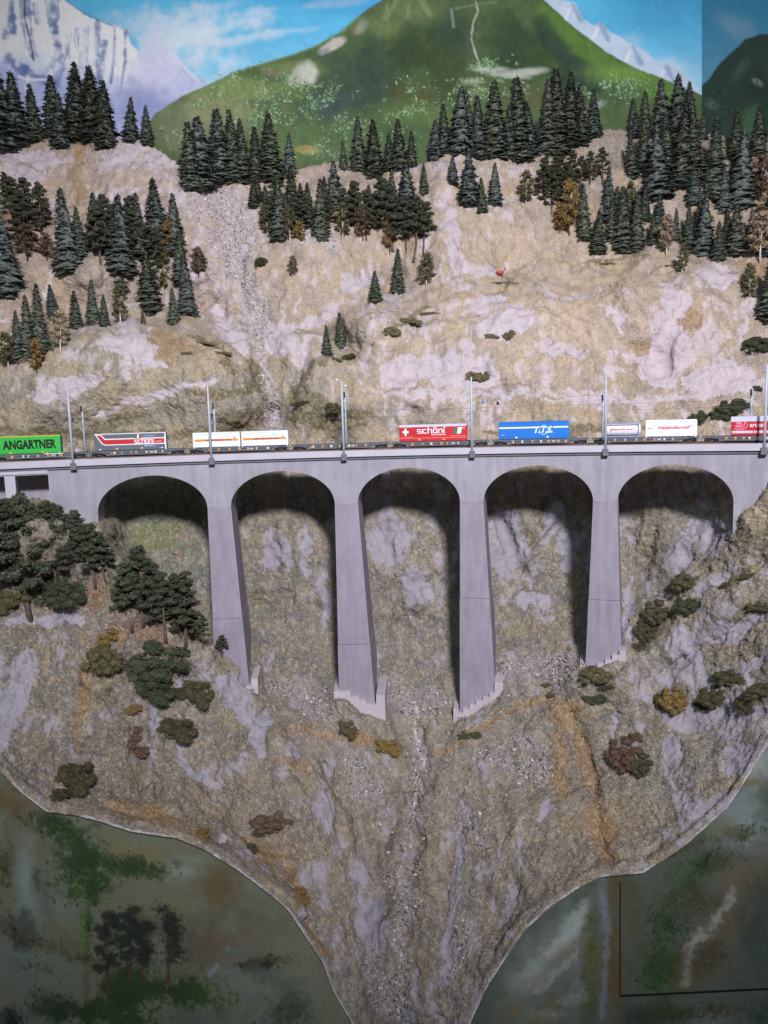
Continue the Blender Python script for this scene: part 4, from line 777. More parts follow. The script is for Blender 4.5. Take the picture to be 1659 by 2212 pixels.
for i in range(8):
    y_ = 985-i*2.2
    sa, sb = hit(WP[i], y_, NT+.09)[0], hit(WP[i+1], y_, NT+.09)[0]
    L_ = sb-sa-.012; s = (sa+sb)/2; h2 = L_/2
    wg = empty('container_wagon', B(s, NT, ZR), heading(s)); tag(wg, 'grey container flat wagon '+WL[i], 'wagon', 'coupled flat wagons of the container train')
    e = .235
    prof = [(-h2,.052),(-h2+.12,.050),(-h2+e,.016),(h2-e,.016),(h2-.12,.050),(h2,.052),(h2,.072),(-h2,.072)]
    for y0, y1 in ((-.088,-.072),(.072,.088)): MB().prism(prof, y0, y1).build('side_sill', M_frame, wg)
    MB().box(-h2+.002,h2-.002,-.071,.071,.056,.0715).build('deck', M_frame, wg)
    for xe in (-h2, h2-.012): MB().box(xe,xe+.012,-.0905,-.0875,.052,.071).build('end_plate', M_frame, wg)
    for sx in (-1, 1):
        bg_ = MB().box(sx*(h2-.1)-.075,sx*(h2-.1)+.075,-.07,-.058,.018,.04).box(sx*(h2-.1)-.075,sx*(h2-.1)+.075,.058,.07,.018,.04).box(sx*(h2-.1)-.02,sx*(h2-.1)+.02,-.058,.058,.022,.05).build('bogie', M_bogie, wg)
        for wx_ in (-.05, .05):
            for yy in (-.045, .045):
                o = link('wheel', wheel_me, None, bg_); o.location = (sx*(h2-.1)+wx_, yy, .0275)
    npl = 7
    for q in range(npl):
        x_ = -h2+e+.04+(L_-2*e-.08)*q/(npl-1)+rg.uniform(-.02,.02)
        wd = rg.choice([.007,.011,.014])
        MB().box(x_-wd,x_+wd,-.0905,-.087,.032,.056).build('marking_plate', M_orange if rg.random()<.6 else M_cream, wg)
    MB().box(.14,.185,-.0905,-.087,.037,.05).build('number_plate', M_white, wg)
    if i in (0,1,3,4,5): MB().tube([(-h2+e+.02,-.0935,.036),(-h2+e+.02,-.086,.036)], .013, 10).build('brake_disc_marker', M_orange, wg)
    for sx in (-1, 1):
        MB().tube([(sx*(h2-.03),-.07,.07),(sx*(h2-.03),-.07,.135)], .0032, 5).build('stake', M_orange if sx < 0 else M_bogie, wg)
    if i == 0:
        MB().box(.07,.28,-.105,-.098,.062,.070).box(.10,.108,-.105,-.098,.05,.084).box(.235,.243,-.105,-.098,.05,.084).box(.10,.108,-.098,-.085,.06,.07).box(.235,.243,-.098,-.085,.06,.07).build('white_guard_bar', M_white, wg)

def text(name, body, x, z, width, height, y, material, parent, bold=0.0, shear=0.0):
    cu = bpy.data.curves.new(name, 'FONT'); cu.body = body; cu.size = 1.0; cu.offset = bold; cu.shear = shear; cu.resolution_u = 3
    ob = bpy.data.objects.new(name, cu); col.objects.link(ob)
    dg = bpy.context.evaluated_depsgraph_get(); me = bpy.data.meshes.new_from_object(ob.evaluated_get(dg)); bpy.data.objects.remove(ob)
    co = np.array([v.co[:] for v in me.vertices]); mn, mx = co.min(0), co.max(0)
    out = np.zeros_like(co); out[:, 0] = x+(co[:, 0]-mn[0])/(mx[0]-mn[0])*width; out[:, 2] = z+(co[:, 1]-mn[1])/(mx[1]-mn[1])*height; out[:, 1] = y
    me.vertices.foreach_set('co', out.astype(np.float32).ravel()); me.update(); me.name = name
    return link(name, me, material, parent)
GLY = {  # square block letters on a 4 x 5 grid, each bar is (x0, x1, y0, y1)
 's': [(0,4,0,.9),(3.1,4,.9,2.1),(0,4,2.1,2.9),(0,.9,2.9,4.1),(0,4,4.1,5)], 'c': [(0,4,0,1),(0,1,1,4),(0,4,4,5)],
 'h': [(0,1,0,7),(1,4,4,5),(3,4,0,4)], 'o': [(0,4,0,1),(0,1,1,4),(3,4,1,4),(0,4,4,5),(.4,3.6,5.8,6.8)], 'n': [(0,1,0,5),(1,4,4,5),(3,4,0,4)], 'i': [(0,1,0,5),(0,1.8,5.9,7)]}
def block_word(name, word, x, z, width, height, y, material, parent):
    mb = MB(); wds = [1.8 if c == 'i' else 4 for c in word]; tot = sum(wds)+.7*(len(word)-1); cx_ = 0
    for c, wd in zip(word, wds):
        for x0, x1, y0, y1 in GLY[c]:
            mb.box(x+(cx_+x0)/tot*width, x+(cx_+x1)/tot*width, y, y+.002, z+y0/7*height, z+y1/7*height)
        cx_ += wd+.7
    return mb.build(name, material, parent)
def scribble(name, x, z, width, height, y, material, parent, n=8, seed=1):   # print too small to read: a row of uneven strokes
    r_ = random.Random(seed); mb = MB()
    for q in range(n):
        a = x+width*q/n; mb.box(a, a+width/n*r_.uniform(.4,.85), y, y+.0015, z+height*r_.uniform(0,.2), z+height*r_.uniform(.6,1))
    return mb.build(name, material, parent)
D2 = .094
def box_container(name, label, cat, px0, px1, py, H_, body, roof=None, endm=None, group=None):
    n_ = NT+D2; s0, s1_ = hit(px0, py, n_)[0], hit(px1, py, n_)[0]; s = (s0+s1_)/2; L_ = (s1_-s0)
    o = empty(name, B(s, NT, FLOOR-.006), heading(s)); tag(o, label, cat, group); o.scale = (1, 1, 1.09 if name == 'curtain_container' else 1.03)
    MB().box(-L_/2,L_/2,-D2,D2,.004,H_).build('body', body, o, .003)
    if roof: MB().box(-L_/2-.002,L_/2+.002,-D2-.002,D2+.002,H_-.002,H_+.008).build('roof', roof, o, .003)
    if endm: MB().box(L_/2,L_/2+.006,-D2+.004,D2-.004,.008,H_-.004).build('end_doors', endm, o)
    for sx in (-.36, .36):
        for yy in (-.07, .07): MB().box(sx*L_-.02,sx*L_+.02,yy-.012,yy+.012,-.008,.006).build('corner_foot', M_bogie, o)
    return o, L_
M_green = mat('green_tarpaulin', S(34,176,62), .45, .4, .05, 6); M_yel = mat('yellow_roof', S(216,190,84), .6, .3, .08); M_dgreen = mat('dark_green_door', S(70,92,72), .6, .3, .1); M_print = mat('black_print', S(18,22,18), .6, .3, .02)
M_grey = mat('grey_tarpaulin', S(92,100,112), .55, .3, .05, 6); M_red = mat('red_tarpaulin', S(188,30,40), .45, .4, .05, 6); M_blue = mat('blue_tarpaulin', S(20,112,204), .45, .4, .05, 6); M_silver = mat('silver_roof', S(198,200,220), .4, .5, .05); M_redp = mat('red_print', S(206,40,52), .5, .3, .03); M_grn_p = mat('green_print', S(20,128,84), .5, .3, .03); M_lred = mat('pale_red_print', S(226,126,132), .5, .3, .03); M_lblue = mat('pale_blue_print', S(150,196,236), .5, .3, .03); M_pink = mat('pink_print', S(232,160,186), .5, .3, .03); M_ofr = mat('orange_stripe', S(232,140,44), .5, .3, .04); M_dprint = mat('dark_print', S(58,50,50), .6, .3, .05); M_frost = mat('swap_body_white', S(222,228,236), .5, .4, .05, 8); M_tankf = mat('tank_frame_blue_grey', S(132,142,178), .5, .4, .06)
def straps(o, L_, z0, z1, material, n=18):
    for q in range(n):
        x_ = -L_/2+.03+(L_-.06)*q/(n-1); MB().box(x_-.0018,x_+.0018,-D2-.0028,-D2+.001,z0,z1).build('strap', material, o)
# green
g_, L_ = box_container('curtain_container', 'green curtain-sided container with black lettering and yellow roof edge', 'container', -26, 132, 966, .186, M_green, M_yel, M_dgreen)
text('lettering', 'ANGARTNER', -L_/2+.15, .052, .58, .100, -D2-.0025, M_print, g_, bold=.045)
MB().prism([(L_/2-.1,.085),(L_/2-.094,.085),(L_/2-.055,.135),(L_/2-.061,.135)], -D2-.0025, -D2).build('slash_mark', M_dgreen, g_)
straps(g_, L_, .012, .03, M_dgreen, 20)
for x_ in (-.16, .19): MB().box(x_-.014,x_+.014,-D2-.003,-D2,.006,.022).build('orange_label', M_orange, g_)
# grey with red stripe
g_, L_ = box_container('curtain_container', 'grey curtain-sided container with red stripe and small tricolour flag', 'container', 203, 359, 956, .182, M_grey, M_white, M_grey)
h2 = L_/2
def band(zc, th, x0, x1, kink, zk): # stripe that bends up to the top left corner
    return [(x0+kink,zc-th),(x1,zc-th),(x1,zc+th),(x0+kink+th*.8,zc+th),(x0+zk+th*1.6,.176),(x0+zk-th*1.2,.176)]
MB().prism([(-h2+.125,.060),(h2-.012,.060),(h2-.012,.134),(-h2+.125,.134),(-h2+.085,.178),(-h2+.012,.178),(-h2+.085,.075)], -D2-.0022, -D2).build('white_border', M_white, g_)
MB().prism([(-h2+.132,.071),(h2-.018,.071),(h2-.018,.123),(-h2+.118,.123),(-h2+.074,.172),(-h2+.03,.172),(-h2+.095,.084)], -D2-.0044, -D2-.001).build('red_stripe', M_red, g_)
block_word('lettering', 'schoni', .045, .072, .235, .06, -D2-.0066, M_white, g_)
for q, mm in enumerate((M_grn_p, M_white, M_redp)):
    x_ = .055+.022*q; MB().prism([(x_,.128),(x_+.022,.128),(x_+.03,.172),(x_+.008,.172)], -D2-.0066, -D2-.0005).build('flag_band', mm, g_)
scribble('small_lettering', .15, .148, .14, .012, -D2-.002, M_lblue, g_, 12, 4); scribble('small_lettering', .16, .036, .13, .018, -D2-.002, M_lblue, g_, 9, 5); scribble('small_lettering', .29, .088, .08, .008, -D2-.0062, M_white, g_, 8, 6)
for x_ in (-.16, .13): MB().box(x_-.014,x_+.014,-D2-.003,-D2,.012,.03).build('orange_label', M_orange, g_)
for x_ in (-h2+.06, h2-.05): MB().box(x_-.013,x_+.013,-D2-.003,-D2,.012,.022).build('white_label', M_white, g_)
MB().box(h2-.012,h2+.003,-D2-.004,-D2+.001,.0,.182).build('corner_post', M_white, g_)
# two ribbed swap bodies
def ribbed(o, L_, H_, n, material, gap=.016):
    for q in range(n+1):
        x_ = -L_/2+.012+(L_-.024)*q/n; MB().box(x_-.006,x_+.006,-D2-.006,-D2+.001,.012,H_*.36).build('rib', material, o); MB().box(x_-.005,x_+.005,-D2-.005,-D2+.001,H_*.66,H_-.004).build('rib', material, o)
    MB().box(-L_/2,L_/2,-D2-.0045,-D2+.001,H_-.016,H_-.002).build('top_rail', material, o)
    for sx in (-1, 1): MB().box(sx*(L_/2-.008)-.007,sx*(L_/2-.008)+.007,-D2-.007,-D2+.002,-.006,H_+.004).build('corner_post', material, o)
for k_, (a, b, lb) in enumerate([(416,518,'white ribbed swap body with orange stripe next to the grey container'),(521,622,'white ribbed swap body with orange stripe next to the empty wagon')]):
    g_, L_ = box_container('swap_body', lb, 'container', a, b, 950, .172, M_frost, M_frost, M_frost, 'white swap bodies with orange stripes')
    ribbed(g_, L_, .172, 9, M_frost)
    MB().box(-L_/2+.02,L_/2-.02,-D2-.0075,-D2+.0005,.078,.100).build('orange_stripe', M_ofr, g_)
    scribble('dark_lettering', -.13, .080, .15, .018, -D2-.0095, M_dprint, g_, 8, 21+k_); MB().box(.025,.055,-D2-.0095,-D2-.006,.080,.098).build('red_badge', M_redp, g_); scribble('dark_lettering', .06, .080, .12, .018, -D2-.0095, M_dprint, g_, 7, 31+k_)
    scribble('small_lettering', .1, .128, .07, .008, -D2-.002, M_dprint, g_, 8, 41+k_)
    MB().prism([(L_/2-.075,.104),(L_/2-.05,.104),(L_/2-.0625,.124)], -D2-.002, -D2+.0005).build('warning_triangle', M_dprint, g_)
# red with cross
g_, L_ = box_container('curtain_container', 'red curtain-sided container with white cross and white block lettering', 'container', 862, 1009, 944, .182, M_red, M_silver, M_red); h2 = L_/2
MB().box(-h2,h2,-D2-.003,-D2+.001,.164,.183).build('roof_rail', M_silver, g_)
MB().box(-h2+.04,-h2+.115,-D2-.0025,-D2+.0005,.098,.122).box(-h2+.065,-h2+.09,-D2-.0024,-D2+.0005,.070,.150).build('white_cross', M_white, g_)
block_word('lettering', 'schoni', -h2+.22, .090, .35, .07, -D2-.003, M_white, g_)
scribble('small_lettering', -h2+.40, .066, .17, .018, -D2-.002, M_white, g_, 10, 7)
MB().prism([(h2-.165,.088),(h2-.12,.078),(h2-.11,.15),(h2-.155,.145)], -D2-.0022, -D2+.0005).build('flag_band', M_grn_p, g_); MB().prism([(h2-.118,.078),(h2-.07,.084),(h2-.055,.155),(h2-.108,.150)], -D2-.0024, -D2+.0005).build('flag_band', M_white, g_)
scribble('small_lettering', h2-.1, .135, .08, .02, -D2-.0034, M_white, g_, 6, 8); scribble('small_lettering', h2-.2, .052, .18, .014, -D2-.002, M_lred, g_, 12, 9); scribble('small_lettering', -h2+.02, .05, .15, .012, -D2-.002, M_lred, g_, 12, 10)
MB().box(-h2+.005,h2-.005,-D2-.002,-D2+.0005,.036,.043).build('pale_line', M_lred, g_); straps(g_, L_, .012, .034, M_redp, 16)
for x_ in (-.165, .135): MB().box(x_-.016,x_+.016,-D2-.0032,-D2,.014,.028).build('orange_label', M_orange, g_)
# blue
g_, L_ = box_container('curtain_container', 'bright blue curtain-sided container with white stripe and slanted white letters', 'container', 1076, 1229, 940, .186, M_blue, M_blue, M_blue); h2 = L_/2
MB().box(-h2+.008,h2*.06,-D2-.0022,-D2+.0005,.120,.137).box(h2*.56,h2-.004,-D2-.0022,-D2+.0005,.120,.137).build('white_stripe', M_white, g_)
MB().tube([(h2*.30,-D2-.0018,.1),(h2*.30,-D2+.0005,.1)], .055, 28).build('round_emblem', M_lblue, g_)
MB().tube([(h2*.30,-D2-.0026,.1),(h2*.30,-D2+.0005,.1)], .046, 28).build('round_emblem', M_blue, g_)
text('lettering', 'T.T.S.', h2*.03, .066, h2*.52, .074, -D2-.004, M_white, g_, bold=.03, shear=.3)
straps(g_, L_, .016, .034, M_dprint, 24); scribble('small_lettering', -h2+.035, .044, .04, .016, -D2-.002, M_lblue, g_, 3, 12)
for x_ in (-.2, .17): MB().box(x_-.012,x_+.012,-D2-.0032,-D2,.014,.03).build('orange_label', M_cream, g_)
# tank container
n_ = NT+D2; s0, s1_ = hit(1303,936,n_)[0], hit(1386,936,n_)[0]; s = (s0+s1_)/2; L_ = s1_-s0; h2 = L_/2
tk = empty('tank_container', B(s, NT, FLOOR-.006), heading(s)); tag(tk, 'white tank container with red lettering in a blue-grey frame', 'tank container')
tp = []; tr_ = []
for q in range(9):
    a = math.pi*q/8; 
xs_ = [-h2+.004,-h2+.010,-h2+.022,-h2+.05,h2-.05,h2-.022,h2-.010,h2-.004]; rs_ = [.03,.056,.072,.078,.078,.072,.056,.03]
MB().tube([(x_, 0, .090) for x_ in xs_], rs_, 28).build('tank', M_white, tk, smooth=True)
for x_ in np.linspace(-h2+.08, h2-.08, 5): MB().tube([(x_-.002,0,.09),(x_+.002,0,.09)], .0795, 28).build('tank_band', M_silver, tk)
fr = MB()
for yy in (-D2+.006, D2-.006):
    fr.box(-h2+.03,h2-.03,yy-.005,yy+.005,.156,.168).box(-h2,h2,yy-.005,yy+.005,.004,.020)
    for sx in (-1, 1): fr.box(sx*(h2-.032)-.005,sx*(h2-.032)+.005,yy-.0045,yy+.0045,.018,.158)
for sx in (-1, 1): fr.box(sx*(h2-.032)-.004,sx*(h2-.032)+.004,-D2+.01,D2-.01,.158,.166).box(sx*(h2-.032)-.006,sx*(h2-.032)+.006,-D2+.01,D2-.01,.004,.018)
fr.build('frame', M_tankf, tk)
MB().box(-.05,.09,-.06,.06,-.002,.014).build('valve_box', mat('rust_brown', S(120,84,70), .8, .2), tk)
text('lettering', 'giezendanner', -h2+.072, .078, L_-.15, .034, -.0812, M_redp, tk, bold=.012)
# white box container with ribs
g_, L_ = box_container('swap_body', 'white ribbed box container with red lettering beside the tank', 'container', 1394, 1505, 934, .180, M_white, M_white, M_white); h2 = L_/2
ribbed(g_, L_, .180, 8, M_white)
text('lettering', 'giezendanner', -h2+.13, .074, .35, .048, -D2-.0025, M_redp, g_, bold=.018)
scribble('small_lettering', -h2+.02, .09, .06, .01, -D2-.002, M_dprint, g_, 7, 14); scribble('small_lettering', h2-.1, .112, .07, .008, -D2-.002, M_dprint, g_, 8, 15)
# red with silver roof
g_, L_ = box_container('curtain_container', 'red container with tall silver roof band and white emblem', 'container', 1578, 1735, 932, .186, M_red, M_silver, M_red); h2 = L_/2
MB().box(-h2-.001,h2,-D2-.0035,-D2+.001,.143,.187).build('roof_band', M_silver, g_)
MB().box(-h2+.012,-h2+.22,-D2-.0025,-D2+.0005,.026,.050).box(-h2+.23,h2-.012,-D2-.0025,-D2+.0005,.026,.050).build('lower_stripe', M_silver, g_)
em = MB()
for z_, a, b in ((.060,.05,.115),(.072,.035,.055),(.072,.10,.118),(.082,.055,.105),(.094,.035,.118),(.106,.05,.118),(.120,.05,.112),(.132,.048,.105)):
    em.box(-h2+a,-h2+b,-D2-.0025,-D2+.0005,z_,z_+.006)
em.prism([(-h2+.124,.058),(-h2+.130,.058),(-h2+.140,.138),(-h2+.132,.138)], -D2-.0025, -D2+.0005).prism([(-h2+.142,.138),(-h2+.166,.105),(-h2+.172,.105),(-h2+.15,.138)], -D2-.0025, -D2+.0005).prism([(-h2+.138,.066),(-h2+.146,.066),(-h2+.172,.104),(-h2+.165,.104)], -D2-.0025, -D2+.0005)
em.build('emblem', M_pink, g_)
text('lettering', 'arcese', -h2+.19, .086, .16, .032, -D2-.0025, M_white, g_, bold=.02)

# ------------------------------------------------------------------ trees and bushes (unit height, shared meshes)
def tri_mesh(name, V, smooth=False):
    V = np.asarray(V, np.float32).reshape(-1, 3); return np_mesh(name, V, np.arange(len(V)).reshape(-1, 3), smooth)
def spruce_crown(seed, rad=.2, bare=.03, dens=1.0):
    r_ = random.Random(seed); V = []
    nl = int(30*dens)
    for i in range(nl):
        f_ = (i+.3*r_.random())/nl; zc = z = bare+(1-bare)*f_
        rr = rad*1.12*((1-f_)**.70)*(1.0+.12*math.sin(i*2.1+seed))*(.86+.28*r_.random())+.008
        if f_ < .08: rr *= .75+3*f_
        nb = max(5, int(13-7*f_)); ph = r_.random()*6.28
        for k in range(nb):
            a = ph+6.283*k/nb+r_.uniform(-.3, .3); ln = rr*r_.uniform(.70, 1.16); z = min(.985, max(bare, zc+r_.uniform(-.55, .55)/nl))
            ca, sa = math.cos(a), math.sin(a); dr = -.30*ln+r_.uniform(-.012, .004)
            pts = []
            for q in (.05, .4, .75, 1.0):
                zz = z+dr*q*q*1.5+ (.10*ln*q if q > .8 else 0); pts.append((ca*ln*q, sa*ln*q, zz))
            wd = [.10*ln+.010, .26*ln+.010, .22*ln+.008, .02]
            for q in range(3):
                p, p2 = pts[q], pts[q+1]
                for sg in (-1, 1):
                    l0 = (p[0]-sa*wd[q]*sg, p[1]+ca*wd[q]*sg, p[2]-.35*wd[q]-r_.uniform(0, .010)); l1 = (p2[0]-sa*wd[q+1]*sg, p2[1]+ca*wd[q+1]*sg, p2[2]-.35*wd[q+1]-r_.uniform(0, .010))
                    V += [p, p2, l0] if sg > 0 else [p, l0, p2]
                    if q < 2: V += [p2, l1, l0] if sg > 0 else [p2, l0, l1]
            for q in range(11):                                      # loose needles
                u_ = r_.uniform(.25, 1.05); sd = r_.uniform(-1, 1)*.26*ln; b_ = (ca*ln*u_-sa*sd, sa*ln*u_+ca*sd, z+dr*u_*u_*1.5+r_.uniform(-.012, .014))
                e = .016+.012*r_.random(); a2 = a+r_.uniform(-.9, .9)
                V += [(b_[0]+math.cos(a2)*e*1.5, b_[1]+math.sin(a2)*e*1.5, b_[2]+r_.uniform(-.012, .014)), (b_[0]-math.sin(a2)*e*.45, b_[1]+math.cos(a2)*e*.45, b_[2]), (b_[0]+math.sin(a2)*e*.45, b_[1]-math.cos(a2)*e*.45, b_[2]-.006)]
    for i in range(10):                                              # dense dark heart
        f0, f1 = i/10, (i+1)/10; ra, rb_ = [rad*.74*(1-q)**.75 for q in (f0, f1)]
        for k in range(9):
            a0, a1 = 6.283*k/9, 6.283*(k+1)/9; p = [(r_q*math.cos(t_q), r_q*math.sin(t_q), bare+(1-bare)*f_q) for r_q, t_q, f_q in ((ra, a0, f0), (ra, a1, f0), (rb_, a1, f1), (rb_, a0, f1))]
            V += [p[0], p[1], p[2], p[0], p[2], p[3]]
    for k in range(5):
        a = 6.283*k/5; V += [(.02*math.cos(a), .02*math.sin(a), .955), (.02*math.cos(a+1.3), .02*math.sin(a+1.3), .955), (0, 0, 1.03)]
    return tri_mesh('crown', V)
ico = bmesh.new(); bmesh.ops.create_icosphere(ico, subdivisions=1, radius=1.0); ICO_V = np.array([v.co[:] for v in ico.verts]); ICO_F = np.array([[v.index for v in f.verts] for f in ico.faces]); ico.free()
ico = bmesh.new(); bmesh.ops.create_icosphere(ico, subdivisions=2, radius=1.0); IC2_V = np.array([v.co[:] for v in ico.verts]); IC2_F = np.array([[v.index for v in f.verts] for f in ico.faces]); ico.free()
def puff(V, r_, c, rx, rz, n, leaf, core=.72):
    c = np.array(c)
    jit = np.array([1+r_.uniform(-.22, .22) for _ in range(len(ICO_V))])[:, None]
    q = ICO_V*jit*np.array([rx, rx, rz])*core+c
    for f in ICO_F: V += [tuple(q[i]) for i in f]
    for _ in range(n):
        d = np.array([r_.gauss(0, 1) for _ in range(3)]); d /= np.linalg.norm(d)+1e-9
        p = c+d*np.array([rx, rx, rz])*r_.uniform(.62, 1.08); l = leaf*r_.uniform(.6, 1.5)
        nn = d+np.array([r_.gauss(0, .6) for _ in range(3)]); nn /= np.linalg.norm(nn); a = np.cross(nn, [r_.gauss(0, 1) for _ in range(3)]); a /= np.linalg.norm(a)+1e-9; b = np.cross(nn, a)
        V += [tuple(p+a*l), tuple(p-a*l*.6+b*l*.8), tuple(p-a*l*.6-b*l*.8)]
def pine(seed, nb=20, low=.36):
    r_ = random.Random(seed); V = []; tr = MB(); bend = [(r_.uniform(-.02, .02), r_.uniform(-.02, .02)) for _ in range(5)]
    def axis(z): 
        q = min(z, .999)*4; i = int(q); f_ = q-i; return bend[i][0]*(1-f_)+bend[i+1][0]*f_, bend[i][1]*(1-f_)+bend[i+1][1]*f_
    tr.tube([(axis(z)[0], axis(z)[1], z) for z in (0, .15, .3, .5, .7, .85, .97)], [.026, .020, .018, .015, .011, .008, .004], 6)
    for k in range(8):                                               # dead snags on the bare stem
        z = r_.uniform(.12, low+.2); a = r_.random()*6.28; x, y = axis(z); tr.tube([(x, y, z), (x+math.cos(a)*.05, y+math.sin(a)*.05, z+.012)], [.005, .0018], 4)
    for k in range(nb):
        f_ = k/(nb-1); z = low+(1-low)*f_*.97; a = k*2.4+r_.uniform(-.4, .4); ln = (.15*(1-f_)**.7+.03)*r_.uniform(.8, 1.25); x, y = axis(z)
        e = (x+math.cos(a)*ln, y+math.sin(a)*ln, z+.015)
        tr.tube([(x, y, z-.02), e], [.007, .003], 4)
        puff(V, r_, e, r_.uniform(.066, .096)*(1-.25*f_), r_.uniform(.034, .048), 110, .014)
        if r_.random() < .6: puff(V, r_, (x+math.cos(a+.6)*ln*.55, y+math.sin(a+.6)*ln*.55, z+.02), .058, .030, 50, .016)
    return tri_mesh('crown', V), tr.mesh('trunk', True)
def decid(seed, low=.22, wide=.2, n=18, slim=False):
    r_ = random.Random(seed); V = []; tr = MB()
    tr.tube([(0, 0, 0), (.012, 0, .2), (-.006, .008, .5), (0, 0, .85)], [.022, .017, .012, .004], 6)
    for k in range(n):
        f_ = (k+.5)/n; z = low+(1-low)*f_*.95; a = k*2.4+r_.uniform(-.5, .5)
        ln = wide*math.sin(math.pi*min(.98, .18+.8*f_))**.8*r_.uniform(.45, .95); e = (math.cos(a)*ln, math.sin(a)*ln, z)
        tr.tube([(0, 0, max(.1, z-.1)), e], [.007, .002], 4)
        puff(V, r_, e, r_.uniform(.07, .105)*(.8 if slim else 1), r_.uniform(.06, .085), 60, .021, .6)
    return tri_mesh('crown', V), tr.mesh('trunk', True)
def bush_mesh(seed, flat=.75, n=30):
    r_ = random.Random(seed); V = []
    for k in range(n):
        a = r_.random()*6.28; q = math.sqrt(r_.random()); x, y = math.cos(a)*q*.72, math.sin(a)*q*.72
        z = flat*(.15+.62*math.sqrt(max(0, 1-q*q))*r_.uniform(.75, 1.1)); s_ = r_.uniform(.13, .25)
        puff(V, r_, (x, y, z*.8), s_, s_*.82, 170, .034, .7)
    puff(V, r_, (0, 0, .12*flat), .62, .3*flat, 60, .06)
    return tri_mesh('foliage', V)
FO = dict(rough=.95, spec=.08)
M_spr = mat('spruce_green', S(104,111,98), var=.34, scale=9, objvar=.22, **FO); M_sprb = mat('spruce_blue_green', S(100,108,104), var=.34, scale=9, objvar=.18, **FO)
M_pine = mat('pine_green', S(76,79,66), var=.28, scale=10, objvar=.15, **FO); M_olive = mat('olive_leaf', S(96,92,68), var=.3, scale=12, objvar=.12, **FO); M_ochre = mat('ochre_leaf', S(132,108,68), var=.3, scale=12, objvar=.1, **FO); M_brown = mat('brown_leaf', S(104,84,72), var=.3, scale=12, objvar=.12, **FO); M_bgreen = mat('bush_green', S(72,77,60), var=.3, scale=3, objvar=.12, **FO); M_bdark = mat('bush_dark_olive', S(80,78,58), var=.3, scale=3, objvar=.12, **FO); M_heath = mat('heather_olive', S(118,108,84), var=.3, scale=4, objvar=.1, **FO); M_pale = mat('pale_leaf', S(150,132,112), var=.25, scale=12, objvar=.1, **FO)
M_bark = mat('bark', S(88,70,58), .9, .1, .3, 30); M_redbark = mat('red_pine_bark', S(104,88,80), .9, .1, .35, 40, .5, 60, .01); M_palebark = mat('pale_bark', S(204,192,180), .9, .1, .2, 40)
tk_me = MB().tube([(0,0,-.03),(0,0,.3),(0,0,.95)], [.022,.016,.003], 6).mesh('trunk', True); tk_me.materials.append(M_bark)
SPR = [spruce_crown(101, .20), spruce_crown(102, .185), spruce_crown(103, .215), spruce_crown(104, .17, .05), spruce_crown(105, .23, .02, .85), spruce_crown(106, .195)]
for i, q in enumerate(SPR): q.materials.append(M_sprb if i in (2, 4) else M_spr)
PIN = [pine(201), pine(202, 22, .30), pine(203, 18, .42), pine(204, 24, .24)]
for c_, t_ in PIN: c_.materials.append(M_pine); t_.materials.append(M_redbark)
OLI = [decid(301), decid(302, .2, .17)]; OCH = [decid(303, .15, .16), decid(304, .2, .2)]; PAL = [decid(305, .3, .2)]; BRO = [decid(306, .2, .22)]
for lst, mm, bk in ((OLI, M_olive, M_palebark), (OCH, M_ochre, M_bark), (PAL, M_pale, M_palebark), (BRO, M_brown, M_bark)):
    for c_, t_ in lst: c_.materials.append(mm); t_.materials.append(bk)
tr_rng = random.Random(77)
def plant(kind, px, base, top, label, group=None, wide=1.0, var=None):
    p, n_, _, _ = T(px, base)
    h_ = (base-top)*px_size(p)*1.01
    nm = {'s':'spruce_tree','p':'pine_tree','o':'leafy_tree','c':'leafy_tree','l':'leafy_tree','b':'leafy_tree'}[kind]
    o = empty(nm, (float(p[0]), float(p[1])+.01, float(p[2])-.02*h_), tr_rng.random()*6.28)
    lean = 0.05 if kind == 'p' else .025
    o.rotation_euler = (tr_rng.gauss(0, lean), tr_rng.gauss(0, lean), tr_rng.random()*6.28); o.scale = (h_*wide*1.04, h_*wide*1.04, h_)
    tag(o, label, 'tree', group)
    if kind == 's': cm, tm = SPR[var if var is not None else tr_rng.randrange(6)], tk_me
    else:
        lst = {'p': PIN, 'o': OLI, 'c': OCH, 'l': PAL, 'b': BRO}[kind]; cm, tm = lst[(var if var is not None else tr_rng.randrange(len(lst))) % len(lst)]
    link('trunk', tm, None, o); link('crown', cm, None, o)
    return o
ORD = 'first second third fourth fifth sixth seventh eighth ninth tenth eleventh twelfth thirteenth fourteenth fifteenth sixteenth seventeenth eighteenth nineteenth twentieth twenty-first twenty-second'.split()
def stand(kind, lst, what, where, mark, side, group):
    """side: +1 when the landmark lies at the high-x end of the group"""
    order = sorted(range(len(lst)), key=lambda i: -side*lst[i][0])
    for k, i in enumerate(order):
        q = lst[i]; plant(kind, q[0], q[1], q[2], '%s, %s from %s, %s' % (what, ORD[k], mark, where), group, q[3] if len(q) > 3 else 1.0)
stand('s', [(12,318,162,1.15),(38,306,160),(78,303,185),(120,290,166,1.1),(135,318,206,.95),(165,296,138,1.1),(205,300,147,1.1),(230,318,173,1.05),(280,302,210,.9),(318,312,232,.9),(-30,310,170),(-70,310,180)], 'dark spruce', 'on the ridge below the snowy peak', 'the painted green slope', 1, 'spruces on the left ridge')
stand('s', [(412,408,268),(437,400,254,1.1),(474,392,242),(508,396,245,.85),(524,393,260,.85),(552,396,284),(584,395,254,.95),(625,383,292,.8),(463,396,330),(600,398,330)], 'dark spruce', 'in the clump above the scree gully', 'the snowy peak side', -1, 'spruces above the scree gully')
